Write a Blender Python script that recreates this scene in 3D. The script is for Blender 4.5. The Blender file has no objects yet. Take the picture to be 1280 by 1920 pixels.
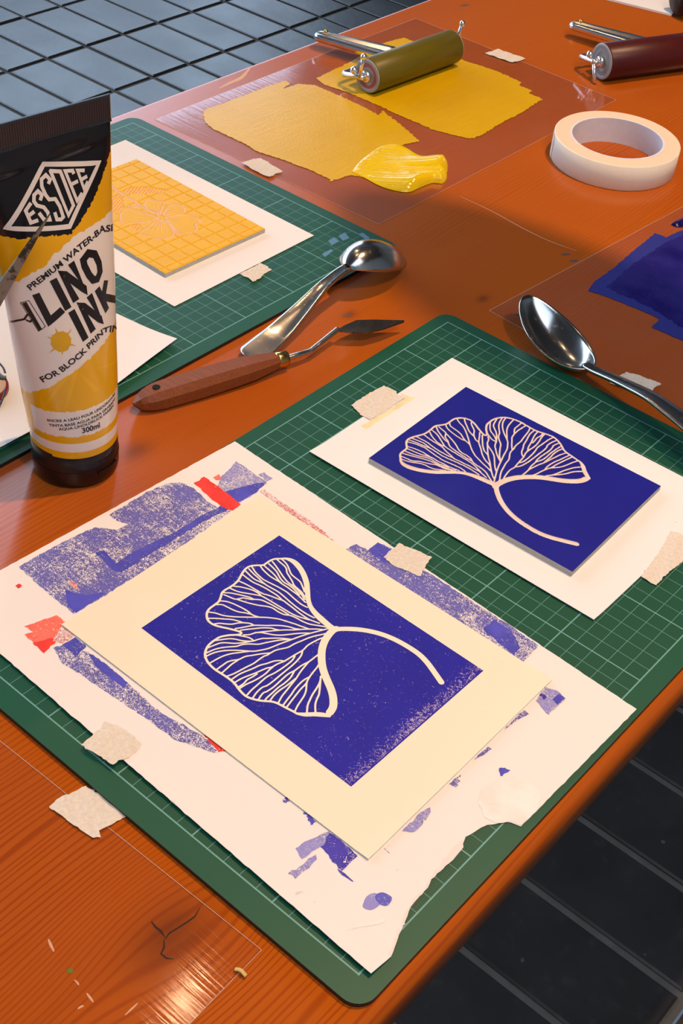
import bpy, bmesh, math, random
import numpy as np
from mathutils import Vector, Matrix
from mathutils.geometry import delaunay_2d_cdt
random.seed(7); rng = np.random.default_rng(7)
scene = bpy.context.scene
COL = scene.collection

# ---------------------------------------------------------------- camera, light, exposure
# camera solved from the 1 cm grid of the near cutting mat (world: z = 0 is the table top, x / y run along the mat)
CR = np.array([[0.7550593678468187, 0.6514608884586929, 0.07405445182683584],
               [0.4717483166442273, -0.46135265380755985, -0.7514035231272607],
               [-0.45534478889090235, 0.6022893321596627, -0.6556742206283295]])
CC = np.array([0.4354066867915468, -0.24918720687890616, 0.5128215380807432])
CF = 2469.926767724462
cam = bpy.data.objects.new('camera', bpy.data.cameras.new('camera'))
COL.objects.link(cam); scene.camera = cam
cam.data.sensor_fit = 'VERTICAL'; cam.data.sensor_height = 36.0; cam.data.sensor_width = 24.0
cam.data.lens = 36.0 * CF / 1920.0
cam.data.clip_start = 0.02
cam.matrix_world = Matrix(((CR[0][0], -CR[1][0], -CR[2][0], CC[0]), (CR[0][1], -CR[1][1], -CR[2][1], CC[1]),
                           (CR[0][2], -CR[1][2], -CR[2][2], CC[2]), (0, 0, 0, 1)))
FLOOR = -0.74

world = bpy.data.worlds.new('world'); scene.world = world; world.use_nodes = True
world.node_tree.nodes['Background'].inputs[0].default_value = (0.55, 0.72, 1.0, 1)
world.node_tree.nodes['Background'].inputs[1].default_value = 1.0

def area(name, loc, rot, sx, sy, power, col):
    l = bpy.data.lights.new(name, 'AREA'); l.shape = 'RECTANGLE'; l.size = sx; l.size_y = sy
    l.energy = power; l.color = col
    o = bpy.data.objects.new(name, l); COL.objects.link(o); o.location = loc; o.rotation_euler = rot
    return o
WIN_X = -4.0
area('window_daylight', (WIN_X - 0.12, 1.4, 1.25), (0, -math.pi / 2, 0), 2.3, 7.2, 235, (0.62, 0.79, 1.0))
area('skylight_daylight', (1.6, -1.1, 2.42), (0, 0, 0), 2.0, 3.0, 26, (0.66, 0.82, 1.0))
LAMPS = [((0.27, 0.76, 1.80), 100.0, 0.024), ((-0.36, 0.51, 1.50), 1.3, 0.015), ((-0.95, 0.95, 1.55), 6.0, 0.02),
         ((0.92, -0.05, 1.50), 34.0, 0.022)]
LAMP_COL = (1.0, 0.615, 0.335)
vs = scene.view_settings
vs.view_transform = 'Standard'; vs.look = 'None'; vs.gamma = 1.0; vs.use_curve_mapping = False
vs.exposure = 0.0

# ---------------------------------------------------------------- pixel -> world
def un(x, y, z=0.0):
    d = CR.T @ np.array([(x - 640) / CF, (y - 960) / CF, 1.0])
    t = (z - CC[2]) / d[2]
    return CC + t * d
def un2(x, y, z=0.0):
    w = un(x, y, z); return (float(w[0]), float(w[1]))
def crop(ox, oy, s, pts):
    return [(ox + x / s, oy + y / s) for x, y in pts]
def upoly(pts, z):
    return [un2(x, y, z) for x, y in pts]
def project(P):
    c = (np.asarray(P) - CC) @ CR.T
    return np.stack([CF * c[..., 0] / c[..., 2] + 640, CF * c[..., 1] / c[..., 2] + 960], -1)

# ---------------------------------------------------------------- node helper
class V:
    def __init__(s, g, k): s.g = g; s.k = k
    def _b(s, op, o, r=False): return s.g.math(op, o, s) if r else s.g.math(op, s, o)
    def __add__(s, o): return s._b('ADD', o)
    def __radd__(s, o): return s._b('ADD', o, True)
    def __sub__(s, o): return s._b('SUBTRACT', o)
    def __rsub__(s, o): return s._b('SUBTRACT', o, True)
    def __mul__(s, o): return s._b('MULTIPLY', o)
    def __rmul__(s, o): return s._b('MULTIPLY', o, True)
    def __truediv__(s, o): return s._b('DIVIDE', o)
    def __gt__(s, o): return s._b('GREATER_THAN', o)
    def __lt__(s, o): return s._b('LESS_THAN', o)
class G:
    def __init__(s, m):
        s.m = m; s.nt = m.node_tree; s.nt.nodes.clear()
    def n(s, t): return s.nt.nodes.new(t)
    def put(s, sock, v):
        if isinstance(v, V): s.nt.links.new(v.k, sock)
        elif v is not None:
            if hasattr(sock.default_value, '__len__') and len(sock.default_value) == 4 and len(v) == 3: v = (*v, 1)
            sock.default_value = v
    def math(s, op, a, b=None, c=None, clamp=False):
        n = s.n('ShaderNodeMath'); n.operation = op; n.use_clamp = clamp
        s.put(n.inputs[0], a)
        if b is not None: s.put(n.inputs[1], b)
        if c is not None: s.put(n.inputs[2], c)
        return V(s, n.outputs[0])
    def pos(s): return V(s, s.n('ShaderNodeNewGeometry').outputs['Position'])
    def obj(s): return V(s, s.n('ShaderNodeTexCoord').outputs['Object'])
    def sep(s, v):
        n = s.n('ShaderNodeSeparateXYZ'); s.put(n.inputs[0], v); return [V(s, o) for o in n.outputs]
    def comb(s, x, y, z=0.0):
        n = s.n('ShaderNodeCombineXYZ')
        for i, q in enumerate((x, y, z)): s.put(n.inputs[i], q)
        return V(s, n.outputs[0])
    def scale(s, v, k):
        n = s.n('ShaderNodeVectorMath'); n.operation = 'MULTIPLY'; s.put(n.inputs[0], v)
        n.inputs[1].default_value = k if hasattr(k, '__len__') else (k, k, k); return V(s, n.outputs[0])
    def noise(s, v, sc, det=3.0, rough=0.55, dist=0.0):
        n = s.n('ShaderNodeTexNoise'); s.put(n.inputs['Vector'], v); n.inputs['Scale'].default_value = sc
        n.inputs['Detail'].default_value = det; n.inputs['Roughness'].default_value = rough
        n.inputs['Distortion'].default_value = dist; return V(s, n.outputs[0])
    def voro(s, v, sc, feat='F1'):
        n = s.n('ShaderNodeTexVoronoi'); n.feature = feat; s.put(n.inputs['Vector'], v)
        n.inputs['Scale'].default_value = sc; return V(s, n.outputs['Distance'])
    def attr(s, name):
        n = s.n('ShaderNodeAttribute'); n.attribute_name = name; return V(s, n.outputs['Fac'])
    def step(s, v, a, b, o0=0.0, o1=1.0, smooth=True):
        n = s.n('ShaderNodeMapRange'); n.interpolation_type = 'SMOOTHSTEP' if smooth else 'LINEAR'
        s.put(n.inputs[0], v); n.inputs[1].default_value = a; n.inputs[2].default_value = b
        n.inputs[3].default_value = o0; n.inputs[4].default_value = o1; return V(s, n.outputs[0])
    def mix(s, f, a, b):
        n = s.n('ShaderNodeMix'); n.data_type = 'RGBA'
        s.put(n.inputs[0], f); s.put(n.inputs[6], a); s.put(n.inputs[7], b); return V(s, n.outputs[2])
    def bump(s, h, st=0.3, d=0.001):
        n = s.n('ShaderNodeBump'); n.inputs['Strength'].default_value = st; n.inputs['Distance'].default_value = d
        s.put(n.inputs['Height'], h); return V(s, n.outputs[0])
    def bsdf(s, base, rough=0.5, metal=0.0, ior=1.45, spec=0.5, normal=None, coat=0.0, coat_rough=0.05, sss=0.0, trans=0.0, emit=None, es=0.0):
        n = s.n('ShaderNodeBsdfPrincipled'); I = n.inputs
        s.put(I['Base Color'], base); s.put(I['Roughness'], rough); s.put(I['Metallic'], metal); s.put(I['IOR'], ior)
        s.put(I['Specular IOR Level'], spec); s.put(I['Coat Weight'], coat); I['Coat Roughness'].default_value = coat_rough
        s.put(I['Transmission Weight'], trans)
        if normal is not None: s.put(I['Normal'], normal)
        if emit is not None: s.put(I['Emission Color'], emit); s.put(I['Emission Strength'], es)
        return V(s, n.outputs[0])
    def transp(s, c=(1, 1, 1)):
        n = s.n('ShaderNodeBsdfTransparent'); s.put(n.inputs[0], c); return V(s, n.outputs[0])
    def mixsh(s, f, a, b):
        n = s.n('ShaderNodeMixShader'); s.put(n.inputs[0], f)
        s.nt.links.new(a.k, n.inputs[1]); s.nt.links.new(b.k, n.inputs[2]); return V(s, n.outputs[0])
    def out(s, v):
        n = s.n('ShaderNodeOutputMaterial'); s.nt.links.new(v.k, n.inputs[0])
def mat(name):
    def deco(f):
        m = bpy.data.materials.new(name); m.use_nodes = True; g = G(m); g.out(f(g)); MAT[name] = m; return m
    return deco
MAT = {}
def plain(name, col, rough=0.5, **k):
    @mat(name)
    def _(g):
        n = g.noise(g.pos(), 180, 3); c2 = tuple(q * 0.86 for q in col)
        return g.bsdf(g.mix(n, c2, col), rough, **k)
    return MAT[name]

# ---------------------------------------------------------------- mesh helpers
def obj_from(name, verts, faces, m, parent=None, base=(0, 0, 0), smooth=None, mats=None, midx=None):
    me = bpy.data.meshes.new(name)
    v = np.asarray(verts, float) - np.asarray(base, float)
    me.from_pydata([tuple(q) for q in v.tolist()], [], faces)
    for mm in (mats or [m]): me.materials.append(MAT[mm] if isinstance(mm, str) else mm)
    if midx is not None: me.polygons.foreach_set('material_index', midx)
    if smooth is not None:
        me.polygons.foreach_set('use_smooth', [smooth] * len(me.polygons) if isinstance(smooth, bool) else smooth)
    me.update()
    o = bpy.data.objects.new(name, me); COL.objects.link(o)
    if parent is not None: o.parent = parent
    else: o.location = base
    return o
def tag(o, label, cat, group=None, kind=None):
    if label: o['label'] = label
    if cat: o['category'] = cat
    if group: o['group'] = group
    if kind: o['kind'] = kind
    return o
def thing(name, label, cat, loc, group=None):
    o = bpy.data.objects.new(name, None); COL.objects.link(o); o.location = loc
    o.empty_display_size = 0.02
    return tag(o, label, cat, group)
def rootloc(o):
    p = np.zeros(3)
    while o is not None: p = p + np.array(o.location); o = o.parent
    return p
def part(name, parent, vf, m, smooth=None, label=None, **k):
    o = obj_from(name, vf[0], vf[1], m, parent, rootloc(parent), smooth, **k)
    if label: o['label'] = label
    return o
def solo(name, label, cat, vf, m, base, smooth=None, group=None, **k):
    return tag(obj_from(name, vf[0], vf[1], m, None, base, smooth, **k), label, cat, group)
def struct(name, vf, m, parent=None, **k):
    o = obj_from(name, vf[0], vf[1], m, parent, rootloc(parent) if parent else (0, 0, 0), **k)
    if parent is None: o['kind'] = 'structure'
    return o
def join(*vfs):
    V_, F_ = [], []
    for v, f in vfs:
        b = len(V_); V_ += [tuple(q) for q in v]; F_ += [tuple(i + b for i in q) for q in f]
    return V_, F_
def box(x0, x1, y0, y1, z0, z1):
    return ([(x0, y0, z0), (x1, y0, z0), (x1, y1, z0), (x0, y1, z0), (x0, y0, z1), (x1, y0, z1), (x1, y1, z1), (x0, y1, z1)],
            [(0, 3, 2, 1), (4, 5, 6, 7), (0, 1, 5, 4), (1, 2, 6, 5), (2, 3, 7, 6), (3, 0, 4, 7)])
def area2(p):
    return 0.5 * sum(p[i][0] * p[(i + 1) % len(p)][1] - p[(i + 1) % len(p)][0] * p[i][1] for i in range(len(p)))
def ccw(p): return list(p) if area2(p) > 0 else list(p)[::-1]
def densify(p, step, jit=0.0, closed=True):
    out = []; n = len(p)
    for i in range(n if closed else n - 1):
        a = np.array(p[i]); b = np.array(p[(i + 1) % n]); L = np.linalg.norm(b - a); k = max(1, int(round(L / step)))
        nn = np.array([-(b - a)[1], (b - a)[0]]) / max(L, 1e-9)
        for j in range(k):
            q = a + (b - a) * j / k
            if jit and j: q = q + nn * rng.normal(0, jit)
            out.append((float(q[0]), float(q[1])))
    if not closed: out.append(tuple(p[-1]))
    return out
def inpoly(P, poly):
    P = np.asarray(P); x, y = P[:, 0], P[:, 1]; r = np.zeros(len(P), bool); n = len(poly)
    for i in range(n):
        x0, y0 = poly[i]; x1, y1 = poly[(i + 1) % n]
        c = ((y0 > y) != (y1 > y)); 
        with np.errstate(divide='ignore', invalid='ignore'):
            r ^= c & (x < (x1 - x0) * (y - y0) / (y1 - y0 + 1e-15) + x0)
    return r
def sheet(outline, zf, thick, step=0.01, grid=None):
    """thin slab with the outline; zf(x, y) is its underside, thick may be a function of (x, y)"""
    o = ccw(outline); n = len(o); pts = [Vector(q) for q in o]
    g = grid or step; a = np.array(o); (x0, y0), (x1, y1) = a.min(0), a.max(0)
    gx = np.arange(x0 + g / 2, x1, g); gy = np.arange(y0 + g / 2, y1, g)
    if len(gx) and len(gy):
        Q = np.array([(x, y) for x in gx for y in gy]); Q = Q[inpoly(Q, o)]
        if len(Q):
            seg0 = a; seg1 = np.roll(a, -1, 0); d = seg1 - seg0; L2 = (d ** 2).sum(1) + 1e-18
            keep = np.ones(len(Q), bool)
            for i in range(n):
                t = np.clip(((Q - seg0[i]) @ d[i]) / L2[i], 0, 1); keep &= np.hypot(*(Q - seg0[i] - t[:, None] * d[i]).T) > g * 0.3
            pts += [Vector(q) for q in Q[keep]]
    vo, eo, fo, *_ = delaunay_2d_cdt(pts, [(i, (i + 1) % n) for i in range(n)], [], 1, 1e-7)
    th = thick if callable(thick) else (lambda x, y: thick)
    fz = zf if callable(zf) else (lambda x, y: zf)
    P = [(v.x, v.y) for v in vo]; N = len(P)
    top = [(x, y, fz(x, y) + th(x, y)) for x, y in P]; bot = [(x, y, fz(x, y)) for x, y in P]
    F = [];
    for f in fo:
        f = list(f); q = [P[i] for i in f]
        if area2(q) < 0: f = f[::-1]
        F.append(tuple(f)); F.append(tuple(i + N for i in f[::-1]))
    sm = [True] * len(F)
    vs_ = top + bot; b = len(vs_)
    oz = [(x, y, fz(x, y)) for x, y in o]
    vs_ += [(x, y, z + th(x, y)) for x, y, z in oz] + oz
    for i in range(n):
        j = (i + 1) % n; F.append((b + i, b + n + i, b + n + j, b + j)); sm.append(False)
    return vs_, F, sm
def rrect(x0, x1, y0, y1, r, k=8):
    out = []
    for cx, cy, a0 in ((x1 - r, y1 - r, 0), (x0 + r, y1 - r, 90), (x0 + r, y0 + r, 180), (x1 - r, y0 + r, 270)):
        for i in range(k + 1):
            a = math.radians(a0 + 90 * i / k); out.append((cx + r * math.cos(a), cy + r * math.sin(a)))
    return out
def frame_for(d):
    d = np.asarray(d, float) / np.linalg.norm(d); u = np.array([0, 0, 1.0]) if abs(d[2]) < 0.9 else np.array([1.0, 0, 0])
    x = np.cross(u, d); x /= np.linalg.norm(x); return x, np.cross(d, x), d
def sweep(pts, rad, k=12, cap=True, sec=None):
    """tube along pts, radius per point (scalar or list); sec scales the two section axes"""
    pts = np.asarray(pts, float); n = len(pts); rad = [rad] * n if np.isscalar(rad) else rad
    T = np.gradient(pts, axis=0); T /= np.linalg.norm(T, axis=1)[:, None]
    x, y, _ = frame_for(T[0]); Vv, F = [], []
    for i in range(n):
        x = x - T[i] * (x @ T[i]); x /= np.linalg.norm(x); y = np.cross(T[i], x)
        s = sec[i] if sec is not None and hasattr(sec[0], '__len__') else (sec or (1, 1))
        for j in range(k):
            a = 2 * math.pi * j / k; Vv.append(tuple(pts[i] + rad[i] * (math.cos(a) * s[0] * x + math.sin(a) * s[1] * y)))
    for i in range(n - 1):
        for j in range(k):
            F.append((i * k + j, i * k + (j + 1) % k, (i + 1) * k + (j + 1) % k, (i + 1) * k + j))
    if cap: F.append(tuple(range(k))[::-1]); F.append(tuple((n - 1) * k + j for j in range(k)))
    return Vv, F
def lathe(prof, o, d, k=48, closed=False):
    """prof: list of (radius, distance along d from o)"""
    x, y, d = frame_for(d); o = np.asarray(o, float); Vv, F = [], []; n = len(prof)
    for r, h in prof:
        for j in range(k):
            a = 2 * math.pi * j / k; Vv.append(tuple(o + d * h + r * (math.cos(a) * x + math.sin(a) * y)))
    for i in range(n if closed else n - 1):
        for j in range(k):
            a, b = i, (i + 1) % n; F.append((a * k + j, a * k + (j + 1) % k, b * k + (j + 1) % k, b * k + j))
    if not closed:
        if prof[0][0] > 1e-6: F.append(tuple(range(k))[::-1])
        if prof[-1][0] > 1e-6: F.append(tuple((n - 1) * k + j for j in range(k)))
    return Vv, F
def ball(c, r, k=14):
    return lathe([(max(1e-7, r * math.sin(math.pi * i / k)), -r * math.cos(math.pi * i / k)) for i in range(k + 1)], c, (0, 0, 1), k)
def catmull(p, sub=5):
    p = [np.asarray(q, float) for q in p]
    if len(p) < 3: return p
    P = [2 * p[0] - p[1]] + p + [2 * p[-1] - p[-2]]; out = []
    for i in range(1, len(P) - 2):
        a, b, c, d = P[i - 1:i + 3]
        for j in range(sub):
            t = j / sub
            out.append(0.5 * ((2 * b) + (c - a) * t + (2 * a - 5 * b + 4 * c - d) * t * t + (3 * b - a - 3 * c + d) * t ** 3))
    out.append(p[-1]); return out
def stroke_sdf(X, Y, strokes, far=0.003):
    """X (nx), Y (ny) axes; strokes: list of (pts, widths). Signed distance, negative inside a stroke"""
    D = np.full((len(X), len(Y)), far)
    for pts, w in strokes:
        for i in range(len(pts) - 1):
            a, b = np.asarray(pts[i]), np.asarray(pts[i + 1]); wa, wb = w[i] / 2, w[i + 1] / 2; m = max(wa, wb) + far
            i0, i1 = np.searchsorted(X, (min(a[0], b[0]) - m, max(a[0], b[0]) + m))
            j0, j1 = np.searchsorted(Y, (min(a[1], b[1]) - m, max(a[1], b[1]) + m))
            if i1 <= i0 or j1 <= j0: continue
            dx, dy = b - a; L2 = dx * dx + dy * dy + 1e-18
            gx = X[i0:i1, None] - a[0]; gy = Y[None, j0:j1] - a[1]
            t = np.clip((gx * dx + gy * dy) / L2, 0, 1)
            d = np.hypot(gx - t * dx, gy - t * dy) - (wa + (wb - wa) * t)
            D[i0:i1, j0:j1] = np.minimum(D[i0:i1, j0:j1], d)
    return D
def grid_mesh(X, Y, Z):
    """top surface of a height field; returns verts, faces"""
    nx, ny = len(X), len(Y); gx, gy = np.meshgrid(X, Y, indexing='ij')
    v = np.stack([gx, gy, Z], -1).reshape(-1, 3)
    i = np.arange(nx - 1)[:, None] * ny + np.arange(ny - 1)[None, :]
    f = np.stack([i, i + ny, i + ny + 1, i + 1], -1).reshape(-1, 4)
    return v, f
def np_obj(name, v, f, m, parent, attrs=None, smooth=True):
    me = bpy.data.meshes.new(name); me.vertices.add(len(v)); me.vertices.foreach_set('co', np.asarray(v, np.float32).ravel())
    nf, k = f.shape; me.loops.add(nf * k); me.loops.foreach_set('vertex_index', f.ravel().astype(np.int32))
    me.polygons.add(nf); me.polygons.foreach_set('loop_start', np.arange(0, nf * k, k, dtype=np.int32))
    me.polygons.foreach_set('use_smooth', np.full(nf, smooth))
    me.update(calc_edges=True); me.materials.append(MAT[m])
    for kx, a in (attrs or {}).items():
        at = me.attributes.new(kx, 'FLOAT', 'POINT'); at.data.foreach_set('value', np.asarray(a, np.float32).ravel())
    o = bpy.data.objects.new(name, me); COL.objects.link(o)
    if parent is not None: o.parent = parent
    return o

# ---------------------------------------------------------------- materials
KN = [un2(318, 1752), un2(255, 845), un2(655, 590), un2(905, 560)]
@mat('table_wood')
def _(g):
    P = g.pos(); x, y, z = g.sep(P)
    # knots bend the grain lines around them
    xx = x
    kmask = None
    for (kx, ky), r in zip(KN, (0.020, 0.012, 0.006, 0.006)):
        dx = x - kx; dy = (y - ky) * 0.62
        d2 = dx * dx + dy * dy
        k = g.math('EXPONENT', d2 * (-1.0 / (r * r * 2.2)))
        xx = xx + dx * k * (-0.75)
        kk = g.math('EXPONENT', d2 * (-1.0 / (r * r * 0.42)))
        kmask = kk if kmask is None else g.math('MAXIMUM', kmask, kk)
    wob = g.noise(g.comb(xx * 7.0, y * 1.6, 0.0), 1.0, 2)
    u = xx * 330.0 + wob * 16.0 + y * 2.5 + g.noise(g.comb(xx * 60.0, y * 3.0, 2.0), 1.0, 2) * 4.0
    ring = g.math('SINE', u * 6.2832 * 0.90)
    ring = g.step(ring, -0.2, 1.0)
    fine = g.noise(g.comb(xx * 900.0, y * 16.0, z * 300.0), 1.0, 3)
    big = g.noise(g.comb(x * 6.0, y * 1.3, 0.0), 1.0, 3)
    c = g.mix(big, (0.38, 0.082, 0.005), (0.48, 0.113, 0.008))
    amp = g.step(g.noise(g.comb(x * 9.0, y * 2.0, 5.0), 1.0, 2), 0.45, 0.80)
    near = g.step(y, 0.22, 0.02)                       # the figured end of the board
    c = g.mix(g.math('POWER', ring, 2.0) * (amp * 0.40 + 0.03 + near * 0.36), c, (0.22, 0.028, 0.003))
    c = g.mix(g.step(fine, 0.45, 0.75) * 0.13, c, (0.20, 0.026, 0.003))
    c = g.mix(kmask * 0.62, c, (0.10, 0.022, 0.006))
    spk = g.step(g.noise(g.comb(x * 150.0, y * 60.0, 3.0), 1.0, 2), 0.80, 0.86)
    c = g.mix(spk * 0.35, c, (0.75, 0.45, 0.28))
    h = fine * 0.5 + g.noise(P, 60, 2) * 0.6
    rough = 0.20 + big * 0.10
    return g.bsdf(c, rough, spec=0.5, normal=g.bump(h, 0.10, 0.0006))
plain('wood_crack', (0.035, 0.014, 0.006), 0.9)
plain('leg_wood', (0.25, 0.06, 0.012), 0.4)
@mat('floor_tile')
def _(g):
    P = g.pos(); n = g.noise(P, 9, 4); n2 = g.noise(P, 60, 3)
    oi = g.n('ShaderNodeObjectInfo'); r = V(g, oi.outputs['Random'])
    c = g.mix(n, (0.010, 0.010, 0.011), (0.028, 0.028, 0.029))
    c = g.mix(g.step(n2, 0.55, 0.75) * 0.35, c, (0.050, 0.050, 0.048))
    c = g.mix(r * 0.35, c, (0.030, 0.031, 0.034))
    sp = g.step(g.voro(P, 26), 0.10, 0.05) * g.step(g.noise(P, 14, 2), 0.58, 0.66)
    c = g.mix(sp, c, (0.25, 0.22, 0.18))
    return g.bsdf(c, 0.28 + n * 0.18, spec=0.85, normal=g.bump(n2, 0.18, 0.002))
@mat('grout')
def _(g):
    n = g.noise(g.pos(), 40, 4)
    return g.bsdf(g.mix(n, (0.055, 0.056, 0.054), (0.13, 0.128, 0.12)), 0.95, spec=0.2)
plain('plaster', (0.42, 0.41, 0.39), 0.9)
plain('ceiling_paint', (0.09, 0.09, 0.095), 0.9)
plain('frame_paint', (0.30, 0.31, 0.33), 0.6)
def schlick(g, f0=0.04):
    geo = g.n('ShaderNodeNewGeometry'); dt = g.n('ShaderNodeVectorMath'); dt.operation = 'DOT_PRODUCT'
    g.nt.links.new(geo.outputs['Incoming'], dt.inputs[0]); g.nt.links.new(geo.outputs['Normal'], dt.inputs[1])
    return g.math('POWER', 1.0 - g.math('ABSOLUTE', V(g, dt.outputs['Value'])), 5.0) * (1 - f0) + f0
@mat('window_glass')
def _(g):
    return g.mixsh(schlick(g), g.transp((0.97, 0.98, 0.99)), g.bsdf((0.9, 0.9, 0.9), 0.02, metal=1.0))
def matgrid(name, base, line):
    @mat(name)
    def _(g):
        x, y, z = g.sep(g.obj()); cx = x * 100.0; cy = y * 100.0
        def lines(c, w): return g.math('PINGPONG', c, 0.5) < w
        def bold(c, w): return g.math('PINGPONG', (c + 2.0) / 5.0, 0.5) < (w / 5.0)
        inx = (cx > -0.05) * (cx < 28.05); iny = (cy > -0.05) * (cy < 43.05); ins = inx * iny
        thin = g.math('MAXIMUM', lines(cx, 0.018), lines(cy, 0.018))
        bl = g.math('MAXIMUM', bold(cx, 0.038), bold(cy, 0.038))
        bx = g.math('MINIMUM', g.math('ABSOLUTE', cx), g.math('ABSOLUTE', cx - 28.0)); by = g.math('MINIMUM', g.math('ABSOLUTE', cy), g.math('ABSOLUTE', cy - 43.0))
        border = g.math('MINIMUM', bx, by) < 0.040
        top = z > 0.0029
        # fine dotted weave printed inside the ruled field
        dots = g.math('SINE', (cx + cy) * 6.2832 * 3.6) * g.math('SINE', (cx - cy) * 6.2832 * 3.6)
        dd = g.step(dots, -0.1, 0.5) * ins
        c = g.mix(dd * 0.42, base, tuple(q * 0.30 for q in base))
        c = g.mix(g.noise(g.pos(), 25, 3) * 0.25, c, tuple(q * 1.35 for q in base))
        c = g.mix(thin * ins * 0.58, c, line)
        c = g.mix(g.math('MAXIMUM', bl, border) * ins * 0.78, c, line)
        c = g.mix(top, (0.012, 0.016, 0.016), c)
        n = g.noise(g.pos(), 2200, 2)
        return g.bsdf(c, 0.42, spec=0.42, normal=g.bump(n, 0.12, 0.0002))
matgrid('cutting_mat', (0.007, 0.082, 0.046), (0.17, 0.40, 0.38))
plain('mat_print_blue', (0.10, 0.26, 0.42), 0.5)
def paper(name, col, mott=0.05):
    @mat(name)
    def _(g):
        P = g.pos(); n = g.noise(P, 900, 2); n2 = g.noise(P, 30, 3)
        c = g.mix(n2 * 0.6, col, tuple(q * (1 - mott) for q in col))
        s = g.step(g.noise(P, 130, 1), 0.775, 0.80) * 0.35
        c = g.mix(s, c, (0.35, 0.33, 0.33))
        return g.bsdf(c, 0.85, spec=0.25, normal=g.bump(n, 0.08, 0.0002))
paper('white_paper', (0.84, 0.83, 0.83)); paper('scrap_paper', (0.84, 0.80, 0.77)); paper('cream_paper', (0.86, 0.79, 0.62), 0.02)
paper('torn_paper', (0.80, 0.74, 0.70))
BLUE = (0.014, 0.010, 0.30)
def inkmark(name, ink, cover, scale, paper_c=(0.84, 0.80, 0.77), soft=0.10, streak=0.0):
    """ink printed thinly on paper: wormy broken texture"""
    @mat(name)
    def _(g):
        P = g.pos(); x, y, z = g.sep(P)
        wn = g.noise(P, scale, 2, 0.55, 1.6); big = g.noise(P, 48, 3, 0.6)
        st = g.noise(g.comb(x * 60.0, y * 700.0, 0.0), 1.0, 3)
        v = wn + (big - 0.5) * 0.55 + (st - 0.5) * (0.25 + streak)
        m = g.step(v, 0.5 - (cover - 0.5) * 0.9 - soft, 0.5 - (cover - 0.5) * 0.9 + soft)
        ik = g.mix(g.step(big, 0.35, 0.65) * 0.5, ink, tuple(min(1.0, q * 1.6 + 0.03) for q in ink))
        return g.bsdf(g.mix(m, paper_c, ik), 0.6, spec=0.35)
inkmark('ink_blue_worn', (0.085, 0.082, 0.34), 0.58, 1000, soft=0.045)
inkmark('ink_blue_solid', (0.055, 0.055, 0.42), 0.80, 900, soft=0.16)
inkmark('ink_blue_faint', (0.20, 0.19, 0.46), 0.62, 1000, soft=0.16)
inkmark('ink_blue_dark', (0.035, 0.025, 0.33), 0.66, 800, soft=0.05)
inkmark('ink_red', (0.72, 0.030, 0.018), 0.86, 600, soft=0.14, streak=0.2)
inkmark('ink_red_worn', (0.45, 0.060, 0.075), 0.50, 1300, soft=0.06)
inkmark('ink_red_light', (0.80, 0.135, 0.090), 0.80, 500, soft=0.22, streak=0.2)
inkmark('ink_smear', (0.075, 0.075, 0.40), 0.72, 400, soft=0.25)
inkmark('paper_stain', (0.78, 0.70, 0.64), 0.6, 200, soft=0.5)
inkmark('yellow_residue', (0.80, 0.66, 0.36), 0.75, 300, soft=0.3)
@mat('print_ink')
def _(g):
    d = g.attr('d'); e = g.attr('e'); P = g.pos()
    big = g.noise(P, 22, 3); sp = g.noise(P, 1500, 2, 0.6); wm = g.noise(P, 800, 2, 0.5, 1.5)
    ink = g.mix(g.noise(P, 45, 3), (0.005, 0.004, 0.27), (0.011, 0.010, 0.38))
    # bare specks, more of them along the far short edge where the ink did not take
    edge = g.step(e, 0.0120, 0.0006)
    thr = 0.705 - edge * 0.165 - g.step(big, 0.5, 0.75) * 0.06
    miss = g.math('GREATER_THAN', wm, thr) * g.math('GREATER_THAN', e, 0.0008)
    ink = g.mix(miss * 0.62, ink, (0.62, 0.50, 0.62))
    rim = g.step(d, 0.0007, 0.0001)
    ink = g.mix(rim * 0.35, ink, (0.03, 0.006, 0.10))
    leaf = g.step(d, 0.00006, -0.00006)
    return g.bsdf(g.mix(leaf, ink, (0.87, 0.80, 0.64)), 0.55, spec=0.35)
@mat('inked_lino')
def _(g):
    d = g.attr('d'); P = g.pos(); z = g.attr('h')
    n = g.noise(P, 34, 4); n2 = g.noise(P, 12, 3)
    ink = g.mix(n, (0.003, 0.004, 0.20), (0.007, 0.011, 0.30))
    ink = g.mix(g.step(n2, 0.55, 0.75) * 0.30, ink, (0.022, 0.034, 0.28))
    cut = g.step(d, 0.00010, -0.00006)
    cc = g.mix(g.noise(P, 120, 3), (0.72, 0.56, 0.46), (0.86, 0.76, 0.68))
    return g.bsdf(g.mix(cut, ink, cc), 0.42 + 0.0 * d, spec=0.45)
@mat('lino_edge')
def _(g):
    return g.bsdf(g.mix(g.noise(g.pos(), 200, 3), (0.36, 0.37, 0.35), (0.50, 0.50, 0.47)), 0.8)
@mat('inked_yellow_lino')
def _(g):
    d = g.attr('d'); P = g.pos(); n = g.noise(P, 60, 3)
    yel = g.mix(n, (0.74, 0.40, 0.010), (0.84, 0.50, 0.016))
    cc = g.mix(g.noise(P, 260, 3), (0.72, 0.42, 0.28), (0.84, 0.62, 0.46))
    return g.bsdf(g.mix(g.step(d, 0.0002, -0.0005), yel, cc), 0.5, spec=0.4)
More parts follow.
